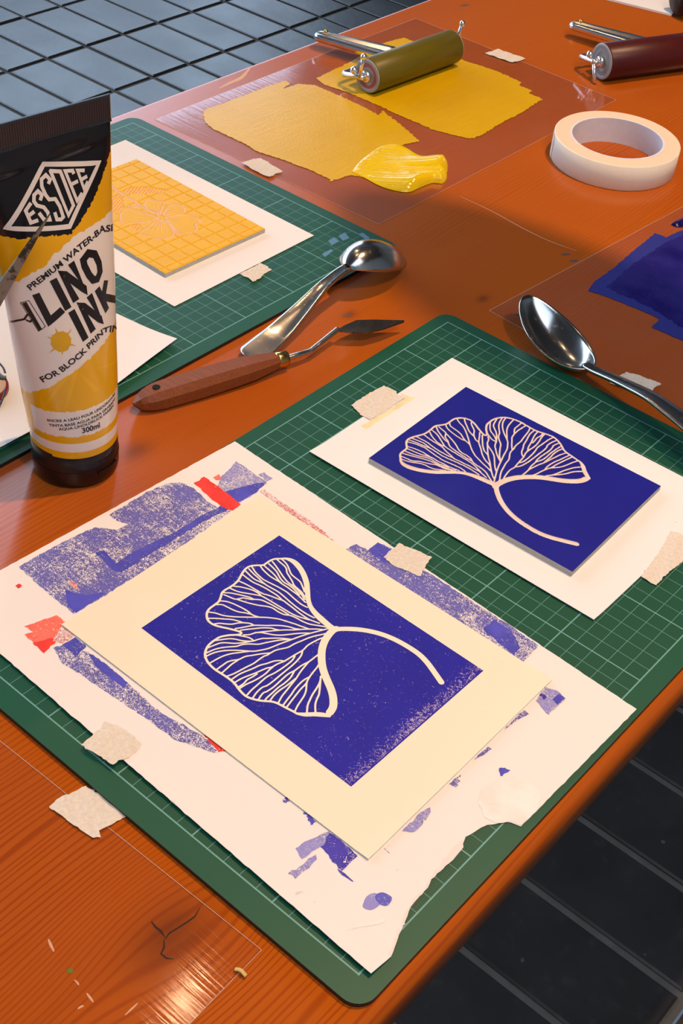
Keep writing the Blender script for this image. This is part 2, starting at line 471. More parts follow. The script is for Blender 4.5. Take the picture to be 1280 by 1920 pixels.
def acet(name, hz, f0):
  @mat(name)
  def _(g):
      P = g.pos(); n = g.noise(P, 22, 4); sc = g.step(g.noise(P, 420, 2), 0.66, 0.72)
      fres = schlick(g, f0)
      film = g.bsdf((0.72, 0.66, 0.70), 0.30, spec=0.3)
      gl = g.n('ShaderNodeBsdfGlossy'); gl.inputs[0].default_value = (1, 1, 1, 1); gl.inputs[1].default_value = 0.07
      x, y, z = g.sep(P)
      g.put(gl.inputs['Normal'], g.bump(g.noise(g.comb(x * 12.0, y * 500.0, 0.0), 1.0, 2), 0.12, 0.0004))
      haze = hz * (g.math('MULTIPLY_ADD', n, 0.030, -0.004, True) + sc * 0.04)
      base = g.mixsh(haze, g.transp((0.985, 0.98, 0.985)), film)
      return g.mixsh(fres, base, V(g, gl.outputs[0]))
acet('acetate', 1.0, 0.022)
acet('acetate_clear', 0.12, 0.012)
plain('acetate_edge', (0.80, 0.70, 0.62), 0.3)
@mat('yellow_ink')
def _(g):
    P = g.pos(); x, y, z = g.sep(P)
    n = g.noise(P, 700, 2); s = g.noise(g.comb(x * 320.0, y * 24.0, 0.0), 1.0, 3); big = g.noise(P, 18, 3)
    c = g.mix(big * 0.5 + s * 0.4, (0.60, 0.360, 0.002), (0.80, 0.50, 0.004))
    return g.bsdf(c, 0.27, spec=0.5, normal=g.bump(n * 0.8 + s * 0.6, 0.25, 0.0006))
@mat('yellow_ink_wet')
def _(g):
    P = g.pos(); x, y, z = g.sep(P); s = g.noise(g.comb(x * 420.0, y * 60.0, 0.0), 1.0, 3)
    return g.bsdf(g.mix(s, (0.78, 0.52, 0.002), (0.88, 0.64, 0.004)), 0.16, spec=0.6, normal=g.bump(s, 0.30, 0.0012))
@mat('blue_ink')
def _(g):
    P = g.pos(); n = g.noise(P, 600, 2); wm = g.noise(P, 420, 2, 0.6, 1.0); x, y, z = g.sep(P); b = g.noise(P, 16, 3)
    c = g.mix(g.step(b, 0.40, 0.62), (0.020, 0.016, 0.19), (0.007, 0.003, 0.13))
    c = g.mix(g.step(wm, 0.62, 0.70) * 0.30, c, (0.10, 0.06, 0.24))
    return g.bsdf(c, 0.30, spec=0.5, normal=g.bump(n, 0.3, 0.0006))
@mat('blue_ink_thin')
def _(g):
    P = g.pos(); n = g.noise(P, 500, 2)
    return g.bsdf(g.mix(n, (0.020, 0.026, 0.22), (0.034, 0.042, 0.28)), 0.35, spec=0.5)
plain('blue_ink_wet', (0.010, 0.006, 0.11), 0.15, spec=0.6)
def tapemat(name, alpha):
    @mat(name)
    def _(g):
        P = g.pos(); n = g.noise(P, 520, 4, 0.7); m = g.step(n, 0.30, 0.70)
        c = g.mix(m, (0.82, 0.76, 0.66), (0.87, 0.81, 0.71))
        b = g.bsdf(c, 0.75, spec=0.25, normal=g.bump(n, 0.07, 0.0003))
        return g.mixsh(g.math('MULTIPLY_ADD', m, 0.10, alpha + 0.06), g.transp((0.95, 0.92, 0.86)), b)
tapemat('masking_tape', 0.66)
plain('tape_roll_side', (0.80, 0.68, 0.52), 0.8)
@mat('tape_roll_face')
def _(g):
    x, y, z = g.sep(g.obj()); r = g.math('SQRT', x * x + y * y)
    w = g.math('SINE', r * 6283.0 * 0.9); n = g.noise(g.pos(), 220, 3)
    c = g.mix(n * 0.6 + w * 0.1, (0.78, 0.62, 0.44), (0.86, 0.74, 0.58))
    return g.bsdf(c, 0.8, spec=0.25)
@mat('tape_roll_outer')
def _(g):
    return g.bsdf(g.mix(g.noise(g.pos(), 400, 3), (0.82, 0.79, 0.68), (0.88, 0.86, 0.76)), 0.7, spec=0.3)
plain('tape_core', (0.78, 0.78, 0.84), 0.7)
@mat('steel')
def _(g):
    P = g.pos(); n = g.noise(P, 90, 4); sm = g.step(g.noise(P, 260, 3), 0.55, 0.8)
    return g.bsdf(g.mix(n * 0.5, (0.66, 0.64, 0.60), (0.50, 0.48, 0.45)), 0.19 + sm * 0.14, metal=1.0)
@mat('chrome')
def _(g):
    return g.bsdf((0.88, 0.88, 0.88), 0.18 + g.noise(g.pos(), 200, 2) * 0.10, metal=1.0)
@mat('blade_steel')
def _(g):
    P = g.pos(); sm = g.step(g.noise(P, 160, 4), 0.5, 0.62)
    return g.bsdf(g.mix(sm, (0.20, 0.185, 0.16), (0.07, 0.06, 0.05)), 0.30 + sm * 0.2, metal=1.0)
plain('brass', (0.75, 0.50, 0.16), 0.25, metal=1.0)
@mat('handle_wood')
def _(g):
    x, y, z = g.sep(g.obj()); n = g.noise(g.comb(x * 90.0, y * 700.0, z * 700.0), 1.0, 3); b = g.noise(g.pos(), 70, 2)
    c = g.mix(n, (0.10, 0.027, 0.009), (0.34, 0.105, 0.032)); c = g.mix(b * 0.4, c, (0.18, 0.05, 0.014))
    return g.bsdf(c, 0.38, spec=0.45, normal=g.bump(n, 0.3, 0.0006))
plain('hole_dark', (0.004, 0.003, 0.003), 0.9)
@mat('olive_rubber')
def _(g):
    P = g.pos(); s = g.noise(g.comb(g.sep(P)[0] * 220.0, g.sep(P)[1] * 22.0, g.sep(P)[2] * 220.0), 1.0, 3)
    return g.bsdf(g.mix(s, (0.085, 0.075, 0.002), (0.150, 0.120, 0.004)), 0.42, spec=0.45)
@mat('red_rubber')
def _(g):
    s = g.noise(g.pos(), 120, 3)
    return g.bsdf(g.mix(s, (0.050, 0.006, 0.007), (0.085, 0.010, 0.011)), 0.38, spec=0.45)
plain('pink_core', (0.42, 0.10, 0.11), 0.5)
plain('grey_core', (0.30, 0.29, 0.30), 0.45)
plain('rim_grey', (0.36, 0.38, 0.40), 0.5)
plain('black_plastic', (0.010, 0.007, 0.008), 0.24, spec=0.5)
plain('black_print', (0.016, 0.012, 0.013), 0.30, spec=0.5)
plain('label_print_white', (0.78, 0.71, 0.66), 0.35, spec=0.5)
plain('label_print_yellow', (0.74, 0.40, 0.010), 0.35, spec=0.5)
@mat('tube_label')
def _(g):
    z = g.attr('tz'); blk = g.attr('black'); wh = g.attr('white'); ye = g.attr('tint')
    P = g.pos()
    yel = g.mix(ye, (0.70, 0.33, 0.003), (0.86, 0.45, 0.005))
    c = g.mix(g.step(wh, 0.00008, -0.00008), yel, (0.80, 0.71, 0.64))
    c = g.mix(g.step(blk, 0.00008, -0.00008), c, (0.010, 0.008, 0.009))
    return g.bsdf(c, 0.20, spec=0.6, normal=g.bump(g.noise(P, 28, 2), 0.12, 0.002))
plain('badge_rim', (0.22, 0.012, 0.012), 0.35)
plain('badge_face', (0.74, 0.58, 0.50), 0.4)
plain('badge_green', (0.05, 0.07, 0.055), 0.4)
plain('badge_black', (0.03, 0.02, 0.03), 0.4)
plain('lino_shaving', (0.70, 0.50, 0.16), 0.6)
plain('lamp_shade', (0.05, 0.05, 0.05), 0.4)
@mat('lamp_bulb')
def _(g):
    return g.bsdf((0.9, 0.8, 0.6), 0.4, emit=(1.0, 0.72, 0.42), es=30.0)
plain('leaf_crumb', (0.25, 0.22, 0.15), 0.8)

# ---------------------------------------------------------------- the room
TX, TY = 0.2265, 0.1156              # tile pitch
def tile_org(i, j): return (-1.72 + TX * i, 0.462 + TY * j)
floor = struct('floor', box(-4.2, 3.2, -3.2, 6.6, FLOOR - 0.05, FLOOR - 0.004), 'grout')
def tile_mesh():
    gx, gy = 0.0050, 0.0046; b = 0.003
    x1, y1 = TX - gx, TY - gy
    v = [(gx, gy, -0.004), (x1, gy, -0.004), (x1, y1, -0.004), (gx, y1, -0.004),
         (gx, gy, -b * 0.6), (x1, gy, -b * 0.6), (x1, y1, -b * 0.6), (gx, y1, -b * 0.6),
         (gx + b, gy + b, 0), (x1 - b, gy + b, 0), (x1 - b, y1 - b, 0), (gx + b, y1 - b, 0)]
    f = [(8, 9, 10, 11)]
    for i in range(4):
        j = (i + 1) % 4; f += [(i, j, 4 + j, 4 + i), (4 + i, 4 + j, 8 + j, 8 + i)]
    return v, f
tm = tile_mesh(); tme = bpy.data.meshes.new('floor_tile'); tme.from_pydata(tm[0], [], tm[1]); tme.materials.append(MAT['floor_tile'])
seen, rest = [], []
for i in range(-11, 21):
    for j in range(-31, 52):
        x, y = tile_org(i, j)
        P = np.array([(x + a * TX, y + b * TY, FLOOR) for a in (0, 0.5, 1) for b in (0, 0.5, 1)])
        depth = (P - CC) @ CR[2]
        q = project(P) if (depth > 0.2).all() else None
        vis = q is not None and (q[:, 0].max() > -10) and (q[:, 0].min() < 1290) and (q[:, 1].max() > -10) and (q[:, 1].min() < 1930)
        if vis:   # under the table top?
            px = q[4]; w = un(px[0], px[1], 0.0)
            if -0.36 < w[0] < 0.24 and w[1] < 1.7: vis = False
        (seen if vis else rest).append((x, y))
seen.sort(key=lambda p: math.hypot(p[0] + TX / 2 - CC[0], p[1] - CC[1])); rest += seen[290:]; seen = seen[:290]
for x, y in seen:
    o = bpy.data.objects.new('floor_tile', tme); COL.objects.link(o); o.parent = floor; o.location = (x, y, FLOOR + random.uniform(-0.0008, 0.0008))
vr, fr_ = [], []
for x, y in rest:
    b = len(vr); vr += [(x + p[0], y + p[1], FLOOR + p[2]) for p in tm[0]]; fr_ += [tuple(i + b for i in f) for f in tm[1]]
ro = struct('floor_tile_field', (vr, fr_), 'floor_tile', floor); ro['kind'] = 'stuff'
CEIL = 2.5
Y0, Y1 = -2.2, 5.0; Z0, Z1 = 0.10, 2.40
struct('wall_left', join(box(WIN_X - 0.15, WIN_X, -3.2, Y0, FLOOR, CEIL), box(WIN_X - 0.15, WIN_X, Y1, 6.6, FLOOR, CEIL),
                         box(WIN_X - 0.15, WIN_X, Y0, Y1, FLOOR, Z0), box(WIN_X - 0.15, WIN_X, Y0, Y1, Z1, CEIL)), 'plaster')
struct('wall_back', box(-4.15, 3.35, 6.6, 6.75, FLOOR, CEIL), 'plaster')
struct('wall_right', box(3.2, 3.35, -3.2, 6.6, FLOOR, CEIL), 'plaster')
struct('wall_front', box(-4.15, 3.35, -3.35, -3.2, FLOOR, CEIL), 'plaster')
struct('ceiling', join(box(-4.15, 0.6, -3.35, 6.75, CEIL, CEIL + 0.1), box(2.6, 3.35, -3.35, 6.75, CEIL, CEIL + 0.1),
                       box(0.6, 2.6, -3.35, -2.6, CEIL, CEIL + 0.1), box(0.6, 2.6, 0.4, 6.75, CEIL, CEIL + 0.1)), 'ceiling_paint')
for k in range(6):
    a, b = Y0 + 1.2 * k, Y0 + 1.2 * (k + 1)
    fr = struct('window_%d' % (k + 1), join(box(WIN_X - 0.09, WIN_X - 0.02, a, a + 0.05, Z0, Z1), box(WIN_X - 0.09, WIN_X - 0.02, b - 0.05, b, Z0, Z1),
                                         box(WIN_X - 0.09, WIN_X - 0.02, a, b, Z0, Z0 + 0.06), box(WIN_X - 0.09, WIN_X - 0.02, a, b, Z1 - 0.06, Z1),
                                         box(WIN_X - 0.08, WIN_X - 0.03, a, b, 1.45, 1.50)), 'frame_paint')
    for z0, z1 in ((Z0 + 0.06, 1.45), (1.50, Z1 - 0.06)):
        struct('pane', box(WIN_X - 0.058, WIN_X - 0.052, a + 0.05, b - 0.05, z0, z1), 'window_glass', fr)
sk = struct('window_7', join(*[box(0.6, 2.6, y, y + 0.04, CEIL - 0.03, CEIL + 0.05) for y in (-2.6, -1.62, -0.62, 0.36)],
                            *[box(x, x + 0.04, -2.6, 0.4, CEIL - 0.03, CEIL + 0.05) for x in (0.6, 1.58, 2.56)]), 'frame_paint')

# ---------------------------------------------------------------- the table
XA, XB, YA, YB, TH = -0.412, 0.2985, -0.62, 1.62, 0.026
def table_top():
    r = 0.0085; prof = [(XA, -TH + 0.006)]
    for i in range(7):
        a = math.pi - math.pi / 2 * i / 6; prof.append((XA + r + r * math.cos(a), -r + r * math.sin(a)))
    for i in range(7):
        a = math.pi / 2 - math.pi / 2 * i / 6; prof.append((XB - r + r * math.cos(a), -r + r * math.sin(a)))
    prof += [(XB, -TH + 0.006), (XB - 0.006, -TH), (XA + 0.006, -TH)]
    n = len(prof); v = [(x, YA, z) for x, z in prof] + [(x, YB, z) for x, z in prof]
    f = [(i, i + n, (i + 1) % n + n, (i + 1) % n) for i in range(n)][::1]
    f = [q[::-1] for q in f]
    f += [tuple(range(n)), tuple(range(2 * n - 1, n - 1, -1))]
    return v, f
table = thing('work_table', 'long orange stained wooden table with rounded edges holding the printing things', 'table', (-0.055, 0.5, FLOOR))
vt, ft = table_top()
part('tabletop', table, (vt, [f[::-1] for f in ft]), 'table_wood', smooth=[len(f) == 4 for f in ft])
for sx in (XA + 0.08, XB - 0.12):
    for sy in (YA + 0.15, YB - 0.19):
        part('leg', table, box(sx, sx + 0.045, sy, sy + 0.045, FLOOR, -TH), 'leg_wood')
for sy in (YA + 0.15, YB - 0.19):
    part('cross_rail', table, box(XA + 0.125, XB - 0.12, sy + 0.01, sy + 0.035, -0.14, -0.08), 'leg_wood')
# crack in the knot
for pts, w in ((crop(0, 1280, 2.37, [(672, 1062), (690, 1085), (715, 1105), (735, 1135)]), 0.0007),
               (crop(0, 1280, 2.37, [(735, 1140), (750, 1115), (790, 1090), (830, 1065), (865, 1040), (890, 998)]), 0.0005),
               (crop(0, 1280, 2.37, [(730, 1140), (728, 1180), (715, 1205), (740, 1225), (775, 1228)]), 0.0006)):
    q = [np.array([*un2(x, y, 0.0), 0.0001]) for x, y in pts]
    part('crack', table, sweep(q, [w * 0.3] + [w * 0.75] * (len(q) - 2) + [w * 0.2], 6, True, (1, 0.12)), 'wood_crack')

plain('paint_green', (0.10, 0.22, 0.02), 0.5); plain('scratch_pale', (0.72, 0.45, 0.28), 0.6); plain('stain_dark', (0.10, 0.07, 0.06), 0.6)
def dab(name, px, m, w, h=0.00012):
    q = [np.array([*un2(x, y, 0.0), 0.00005]) for x, y in px]
    q = catmull(q, 3); n = len(q)
    part(name, table, sweep(q, [w * (0.25 + 0.75 * math.sin(math.pi * (i + 0.5) / n)) for i in range(n)], 6, True, (1, h / w)), m)
c4 = lambda p: crop(0, 1280, 2.37, p)
dab('paint_spot', c4([(298, 1282), (310, 1280), (324, 1281)]), 'paint_green', 0.0012)
for p_, w in (([(215, 1140), (225, 1165), (240, 1195)], 0.0006), ([(385, 1380), (400, 1400), (415, 1420)], 0.0005), ([(345, 1450), (360, 1440), (372, 1436)], 0.0005), ([(555, 1478), (585, 1450), (612, 1424)], 0.0004), ([(330, 1320), (345, 1335), (350, 1345)], 0.0004)):
    dab('scratch', c4(p_), 'scratch_pale', w)
dab('scratch', [(411, 166), (430, 156), (452, 146), (468, 128)], 'scratch_pale', 0.0022)
dab('scratch', [(862, 368), (920, 395), (980, 428), (1030, 452), (1080, 470)], 'scratch_pale', 0.0004)
for x, y, w in ((1060, 477, 0.0016), (1075, 489, 0.0018), (972, 590, 0.0016), (650, 591, 0.0012), (870, 10, 0.002)):
    dab('stain', [(x - 8, y + 1), (x, y), (x + 8, y - 1)], 'stain_dark', w)

# ---------------------------------------------------------------- lamps hanging over the table (above the frame)
for k, ((lx, ly, lz), pw, rad) in enumerate(LAMPS):
    names = ['black pendant spot lamp hanging over the printing table beside the tape roll', 'black pendant spot lamp hanging over the ink tube',
             'black pendant spot lamp hanging over the edge of the table nearest the windows', 'black pendant spot lamp hanging over the dark floor beyond the rounded table edge']
    L = thing('pendant_lamp', names[k], 'lamp', (lx, ly, CEIL), 'pendant spot lamps over the table')
    part('cord', L, sweep([(lx, ly, CEIL), (lx, ly, lz + 0.16)], 0.004, 8), 'lamp_shade')
    part('shade', L, lathe([(0.02, 0.17), (0.035, 0.15), (0.075, 0.02), (0.078, 0.0), (0.074, 0.0), (0.032, 0.14), (0.01, 0.16)], (lx, ly, lz), (0, 0, 1), 32), 'lamp_shade', True)
    part('bulb', L, ball((lx, ly, lz + 0.075), 0.026), 'lamp_bulb', True)
    ld = bpy.data.lights.new('lamp_light', 'SPOT'); ld.energy = pw; ld.color = LAMP_COL; ld.shadow_soft_size = rad
    ld.spot_size = math.radians(125); ld.spot_blend = 0.5
    lo = bpy.data.objects.new('lamp_light', ld); COL.objects.link(lo); lo.parent = L; lo.location = (0, 0, lz - CEIL - 0.005)

# oval planter added out of view to shade a strip of the table
plain('planter_clay', (0.30, 0.14, 0.08), 0.8); plain('planter_soil', (0.03, 0.02, 0.015), 1.0)
def blocker():
    la = np.array(LAMPS[0][0]); zc_ = 0.75; k = 1 - zc_ / la[2]; g = np.array([0.10, 0.520]); c = la[:2] + (g - la[:2]) * k
    t = thing('hanging_planter', 'oval clay planter hanging on cords above the table', 'planter', (float(c[0]), float(c[1]), CEIL))
    ang = math.radians(-5); ca, sa = math.cos(ang), math.sin(ang); a, b = 0.255 * k, 0.088 * k
    def ring(f, z): return [(c[0] + f * (a * math.cos(q) * ca - b * math.sin(q) * sa), c[1] + f * (a * math.cos(q) * sa + b * math.sin(q) * ca), z) for q in np.linspace(0, 2 * math.pi, 40, endpoint=False)]
    def loft(rings, cap0=True, cap1=True):
        v = [p for r in rings for p in r]; f = [(i * 40 + j, i * 40 + (j + 1) % 40, (i + 1) * 40 + (j + 1) % 40, (i + 1) * 40 + j) for i in range(len(rings) - 1) for j in range(40)]
        if cap0: f.append(tuple(range(40))[::-1])
        if cap1: f.append(tuple((len(rings) - 1) * 40 + j for j in range(40)))
        return v, f
    part('pot', t, loft([ring(0.8, zc_), ring(1.0, zc_ + 0.005), ring(1.0, zc_ + 0.06), ring(0.94, zc_ + 0.06), ring(0.92, zc_ + 0.045)], True, False), 'planter_clay', None)
    part('soil', t, loft([ring(0.92, zc_ + 0.04), ring(0.92, zc_ + 0.046)]), 'planter_soil')
    for s_ in (-1, 1):
        p = np.array([c[0] + s_ * a * 0.97 * ca, c[1] + s_ * a * 0.97 * sa, zc_ + 0.06])
        part('cord', t, sweep([p, (p[0], p[1], CEIL)], 0.0015, 6), 'lamp_shade')
blocker()

# ---------------------------------------------------------------- cutting mats
def cutting_mat(x, y, label, prints=()):
    m = thing('cutting_mat', label, 'cutting mat', (x, y, 0))
    v, f, sm = sheet([(px + x, py + y) for px, py in rrect(-0.0100, 0.2918, -0.0128, 0.4400, 0.010)], 0.0002, 0.0028, 0.05)
    part('mat_sheet', m, (v, f), 'cutting_mat', sm)
    for k, poly in enumerate(prints):
        v, f, sm = sheet(upoly(poly, 0.0031), 0.00302, 0.00004, 0.02)
        part('printed_block', m, (v, f), 'mat_print_blue', sm)
    return m
cutting_mat(0, 0, 'green gridded cutting mat at the rounded table edge, under the blue leaf print')
fp = [crop(480, 350, 4, q) for q in ([(540, 405), (585, 378), (625, 408), (565, 440)], [(618, 368), (665, 342), (700, 385), (650, 405)],
                                      [(495, 503), (560, 468), (578, 480), (515, 528)], [(765, 355), (800, 345), (855, 385), (820, 395)])]
cutting_mat(-0.3820, 0.0482, 'green gridded cutting mat under the carved yellow lino block', fp)
MT = 0.0030                                        # top of a mat

# ---------------------------------------------------------------- sheets of paper
def quad(pts, z): return upoly(pts, z)
def bez(a): return a * a * (3 - 2 * a)
def paper_thing(name, label, outline, z0, m, zf=None, thick=0.00022, step=0.008, grid=0.01, smooth_edge=0.0):
    b = np.mean(np.array(outline), 0)
    t = thing(name, label, 'paper', (float(b[0]), float(b[1]), z0))
    o = densify(ccw(outline), step, smooth_edge)
    v, f, sm = sheet(o, zf or z0, thick, grid=grid)
    part('paper_sheet', t, (v, f), m, sm)
    return t
# A5 under the yellow block
C = [(-0.361, 0.4505), (-0.1462, 0.4500), (-0.1455, 0.3010), (-0.3590, 0.3010)]
paper_thing('white_paper', 'clean white sheet taped to the mat under the carved yellow lino block', C, MT + 0.0003, 'white_paper')
# sheet behind the tube, its near edge curled up
C = [(-0.1000, 0.030), (-0.2450, 0.030), (-0.2430, 0.2560), (-0.178, 0.2640), (-0.1120, 0.2715), (-0.1005, 0.2050)]
def zc(x, y):
    e = max(0.0, min(1.0, (x + 0.150) / 0.05)); return MT + 0.0003 + 0.0025 * e * e + 0.0025 * e * e * max(0, min(1, (y - 0.2) / 0.07))
paper_thing('white_paper', 'blank white sheet with a curled edge lying behind the ink tube', C, MT + 0.0003, 'white_paper', zc)
# A5 under the blue block
C = [un2(847, 672, MT), un2(579, 850, MT), un2(1112, 1165, MT), (0.2385 + 0.0005, 0.3985)]
NEARW = C
def zc2(x, y): return MT + 0.0003 + 0.0015 * max(0, min(1, (0.265 - y) / 0.02)) ** 2
paper_thing('white_paper', 'white sheet taped to the mat under the blue inked lino block', C, MT + 0.0003, 'white_paper', zc2)
# A4 scrap sheet with brayer marks and a torn corner
tear = crop(560, 1500, 3.2, [(430, 1058), (552, 945), (575, 885), (600, 810), (650, 700), (672, 640), (705, 600), (750, 550), (775, 525), (795, 475), (830, 440), (880, 395),
                             (925, 360), (975, 300), (985, 262), (1000, 222), (1050, 195), (1090, 168), (1130, 150), (1165, 148), (1200, 140), (1235, 130), (1270, 136)])
ZS = MT + 0.0003
sc = [un2(x, y, ZS) for x, y in tear] + [un2(976, 1550, ZS), un2(1193, 1330, ZS), un2(440, 828, ZS), un2(0, 1070, ZS)]
a, b = np.array(un2(440, 828, ZS)), np.array(un2(0, 1070, ZS)); dirv = (b - a) / np.linalg.norm(b - a)
sc[-1] = tuple(a + dirv * 0.2115)
SCR = sc
def zscrap(x, y):
    # lower left edge lifts a little off the mat
    e = max(0.0, min(1.0, (0.030 - y) / 0.03)); return ZS + 0.0026 * e * e
oo = []
sp_ = ccw(sc)
scrap = paper_thing('scrap_paper', 'large white scrap sheet with blue and red roller marks and a torn corner', sc, ZS, 'scrap_paper', zscrap, smooth_edge=0.00012, step=0.003, grid=0.008)
MK = [0]
def mark(name, px, m, parent=None, zt=None, dz=0.00026, step=0.002, jit=0.0003, th=0.00003, z=None):
    MK[0] += 1; dz = dz + MK[0] * 3e-6
    z = ZS if z is None else z
    o = densify(ccw(upoly(px, z + dz)), step, jit)
    v, f, sm = sheet(o, (lambda x, y: zscrap(x, y) + dz) if zt is None else zt, th, grid=0.008)
    return part(name, parent or scrap, (v, f), m, sm)
c1 = lambda p: crop(0, 820, 2.37, p)
mark('ink_mark', c1([(85, 575), (160, 530), (290, 460), (395, 412), (420, 400), (520, 412), (572, 385), (520, 372), (485, 345), (640, 250), (740, 205), (800, 200), (860, 225), (920, 285), (1000, 330), (1030, 325), (700, 560), (330, 785), (265, 735), (200, 680)]), 'ink_blue_worn')
mark('ink_mark', c1([(425, 512), (462, 502), (515, 560), (600, 505), (780, 420), (900, 345), (1010, 290), (1035, 310), (900, 375), (780, 450), (640, 535), (540, 600), (500, 590)]), 'ink_blue_solid', dz=0.0003)
mark('ink_mark', c1([(290, 670), (330, 690), (380, 700), (470, 690), (340, 780), (300, 750)]), 'ink_blue_solid', dz=0.0003)
mark('ink_mark', c1([(1050, 105), (1185, 198), (1130, 250), (1055, 292), (960, 225), (985, 170), (1010, 150)]), 'ink_blue_faint', dz=0.00029)
mark('ink_mark', c1([(985, 245), (1060, 225), (1130, 205), (1185, 198), (1130, 250), (1055, 292)]), 'ink_blue_solid', dz=0.00032)
mark('ink_mark', c1([(1145, 165), (1175, 155), (1212, 182), (1185, 195)]), 'ink_blue_faint', dz=0.0003)
mark('ink_mark', c1([(860, 203), (905, 175), (985, 230), (1070, 297), (1035, 325), (990, 310), (935, 270)]), 'ink_red', dz=0.00036)
mark('ink_mark', c1([(945, 178), (975, 165), (988, 188), (965, 190)]), 'ink_red_light', dz=0.00036, step=0.001)
mark('ink_mark', c1([(68, 660), (85, 650), (98, 660), (88, 670)]), 'ink_red', step=0.001)
mark('ink_mark', c1([(297, 645), (320, 635), (345, 660), (355, 680), (335, 675)]), 'ink_red_worn', dz=0.00036, step=0.001)
mark('ink_mark', c1([(106, 840), (180, 815), (250, 790), (310, 830), (270, 870), (240, 905), (195, 960), (150, 912), (108, 876), (150, 865)]), 'ink_red_light')
mark('ink_mark', c1([(145, 912), (240, 890), (250, 905), (195, 960)]), 'ink_red', dz=0.0003)
mark('ink_mark', c1([(235, 905), (275, 830), (330, 880), (290, 915)]), 'ink_red_worn', dz=0.00034)
mark('ink_mark', c1([(275, 922), (335, 888), (383, 930), (335, 972)]), 'ink_blue_solid', dz=0.00034)
mark('ink_mark', [(100, 1215), (125, 1206), (165, 1222), (205, 1250), (300, 1335), (425, 1405), (405, 1412), (330, 1388), (280, 1350), (225, 1315), (160, 1270), (115, 1242)], 'ink_blue_worn')
mark('ink_mark', [(165, 1225), (185, 1235), (240, 1280), (232, 1290), (180, 1250)], 'ink_blue_solid', dz=0.0003)
mark('ink_mark', [(378, 1375), (395, 1382), (424, 1408), (410, 1410)], 'ink_red', dz=0.0003, step=0.001)
mark('ink_mark', [(648, 1030), (668, 1020), (690, 1032), (708, 1017), (745, 1035), (800, 1072), (940, 1163), (1008, 1210), (990, 1232), (975, 1245), (900, 1200), (760, 1105)], 'ink_blue_worn')
mark('ink_mark', [(690, 1032), (708, 1017), (738, 1034), (722, 1058)], 'ink_blue_solid', dz=0.0003)
mark('ink_mark', [(905, 1180), (925, 1162), (960, 1185), (975, 1215), (962, 1228)], 'ink_blue_solid', dz=0.0003)
mark('ink_mark', crop(860, 1180, 3.05, [(440, 410), (490, 330), (560, 350), (610, 395), (515, 490)]), 'ink_blue_faint')
mark('ink_mark', crop(860, 1180, 3.05, [(535, 400), (575, 368), (608, 395), (560, 430)]), 'ink_blue_solid', dz=0.0003)
mark('ink_mark', crop(860, 1180, 3.05, [(460, 372), (485, 370), (502, 385), (490, 404), (478, 395)]), 'ink_blue_dark', dz=0.00034, step=0.001)
mark('ink_mark', crop(860, 1180, 3.05, [(228, 800), (240, 790), (295, 806), (236, 838)]), 'ink_blue_solid', step=0.001)
mark('ink_mark', crop(860, 1180, 3.05, [(330, 500), (372, 460), (400, 484), (300, 545), (255, 580)]), 'ink_blue_worn')
mark('ink_mark', crop(860, 1180, 3.05, [(85, 745), (165, 670), (188, 684), (140, 720)]), 'ink_blue_worn')
mark('ink_mark', [(486, 921), (497, 918), (520, 936), (580, 975), (628, 1015), (622, 1016), (560, 975)], 'ink_red_worn', step=0.001)
c5 = lambda p: crop(500, 1400, 2.2857, p)
mark('ink_mark', c5([(222, 412), (245, 395), (262, 365), (300, 390), (390, 468), (322, 532), (270, 480)]), 'ink_blue_dark')
mark('ink_mark', c5([(122, 436), (180, 400), (270, 362), (245, 420), (210, 440), (150, 482)]), 'ink_blue_faint')
mark('ink_mark', c5([(90, 548), (140, 515), (210, 462), (215, 482), (165, 530), (122, 570)]), 'ink_blue_faint')
mark('ink_mark', c5([(158, 280), (185, 292), (212, 322), (188, 336)]), 'ink_blue_solid', step=0.001)
mark('ink_mark', c5([(68, 228), (82, 216), (97, 234), (84, 242)]), 'ink_blue_dark', step=0.001)
def oval(cx, cy, rx, ry, rot, k=26, wob=0.10):
    return [(cx + (rx * math.cos(q) * math.cos(rot) - ry * math.sin(q) * math.sin(rot)) * (1 + wob * math.sin(3 * q + cx)), cy + (rx * math.cos(q) * math.sin(rot) + ry * math.sin(q) * math.cos(rot)) * (1 + wob * math.sin(2 * q + cy))) for q in np.linspace(0, 2 * math.pi, k, endpoint=False)]
mark('ink_mark', c5(oval(452, 664, 46, 30, -0.5)), 'ink_blue_faint', dz=0.00022)
mark('ink_mark', c5(oval(500, 653, 36, 26, 0.2)), 'ink_smear', dz=0.0003)
mark('ink_mark', c5([(340, 790), (400, 762), (490, 735), (512, 745), (480, 760), (400, 775)]), 'paper_stain')
mark('ink_mark', c5([(580, 362), (610, 328), (640, 300), (672, 275), (700, 260), (702, 280), (690, 300), (668, 332), (640, 360), (610, 366)]), 'ink_blue_faint')
mark('ink_mark', c5([(300, 522), (330, 540), (372, 578), (366, 578), (320, 548)]), 'ink_blue_dark', step=0.001, jit=0.0001)
mark('ink_mark', c5([(500, 432), (528, 458), (520, 452)]), 'ink_blue_dark', step=0.001, jit=0.0001)
mark('ink_mark', c5([(780, 160), (830, 120), (812, 178)]), 'ink_blue_worn', step=0.001)
mark('stain', c5([(905, 235), (915, 190), (980, 145), (1060, 125), (1130, 145), (1180, 210), (1150, 280), (1090, 335), (1040, 320), (980, 325), (930, 300)]), 'paper_stain')
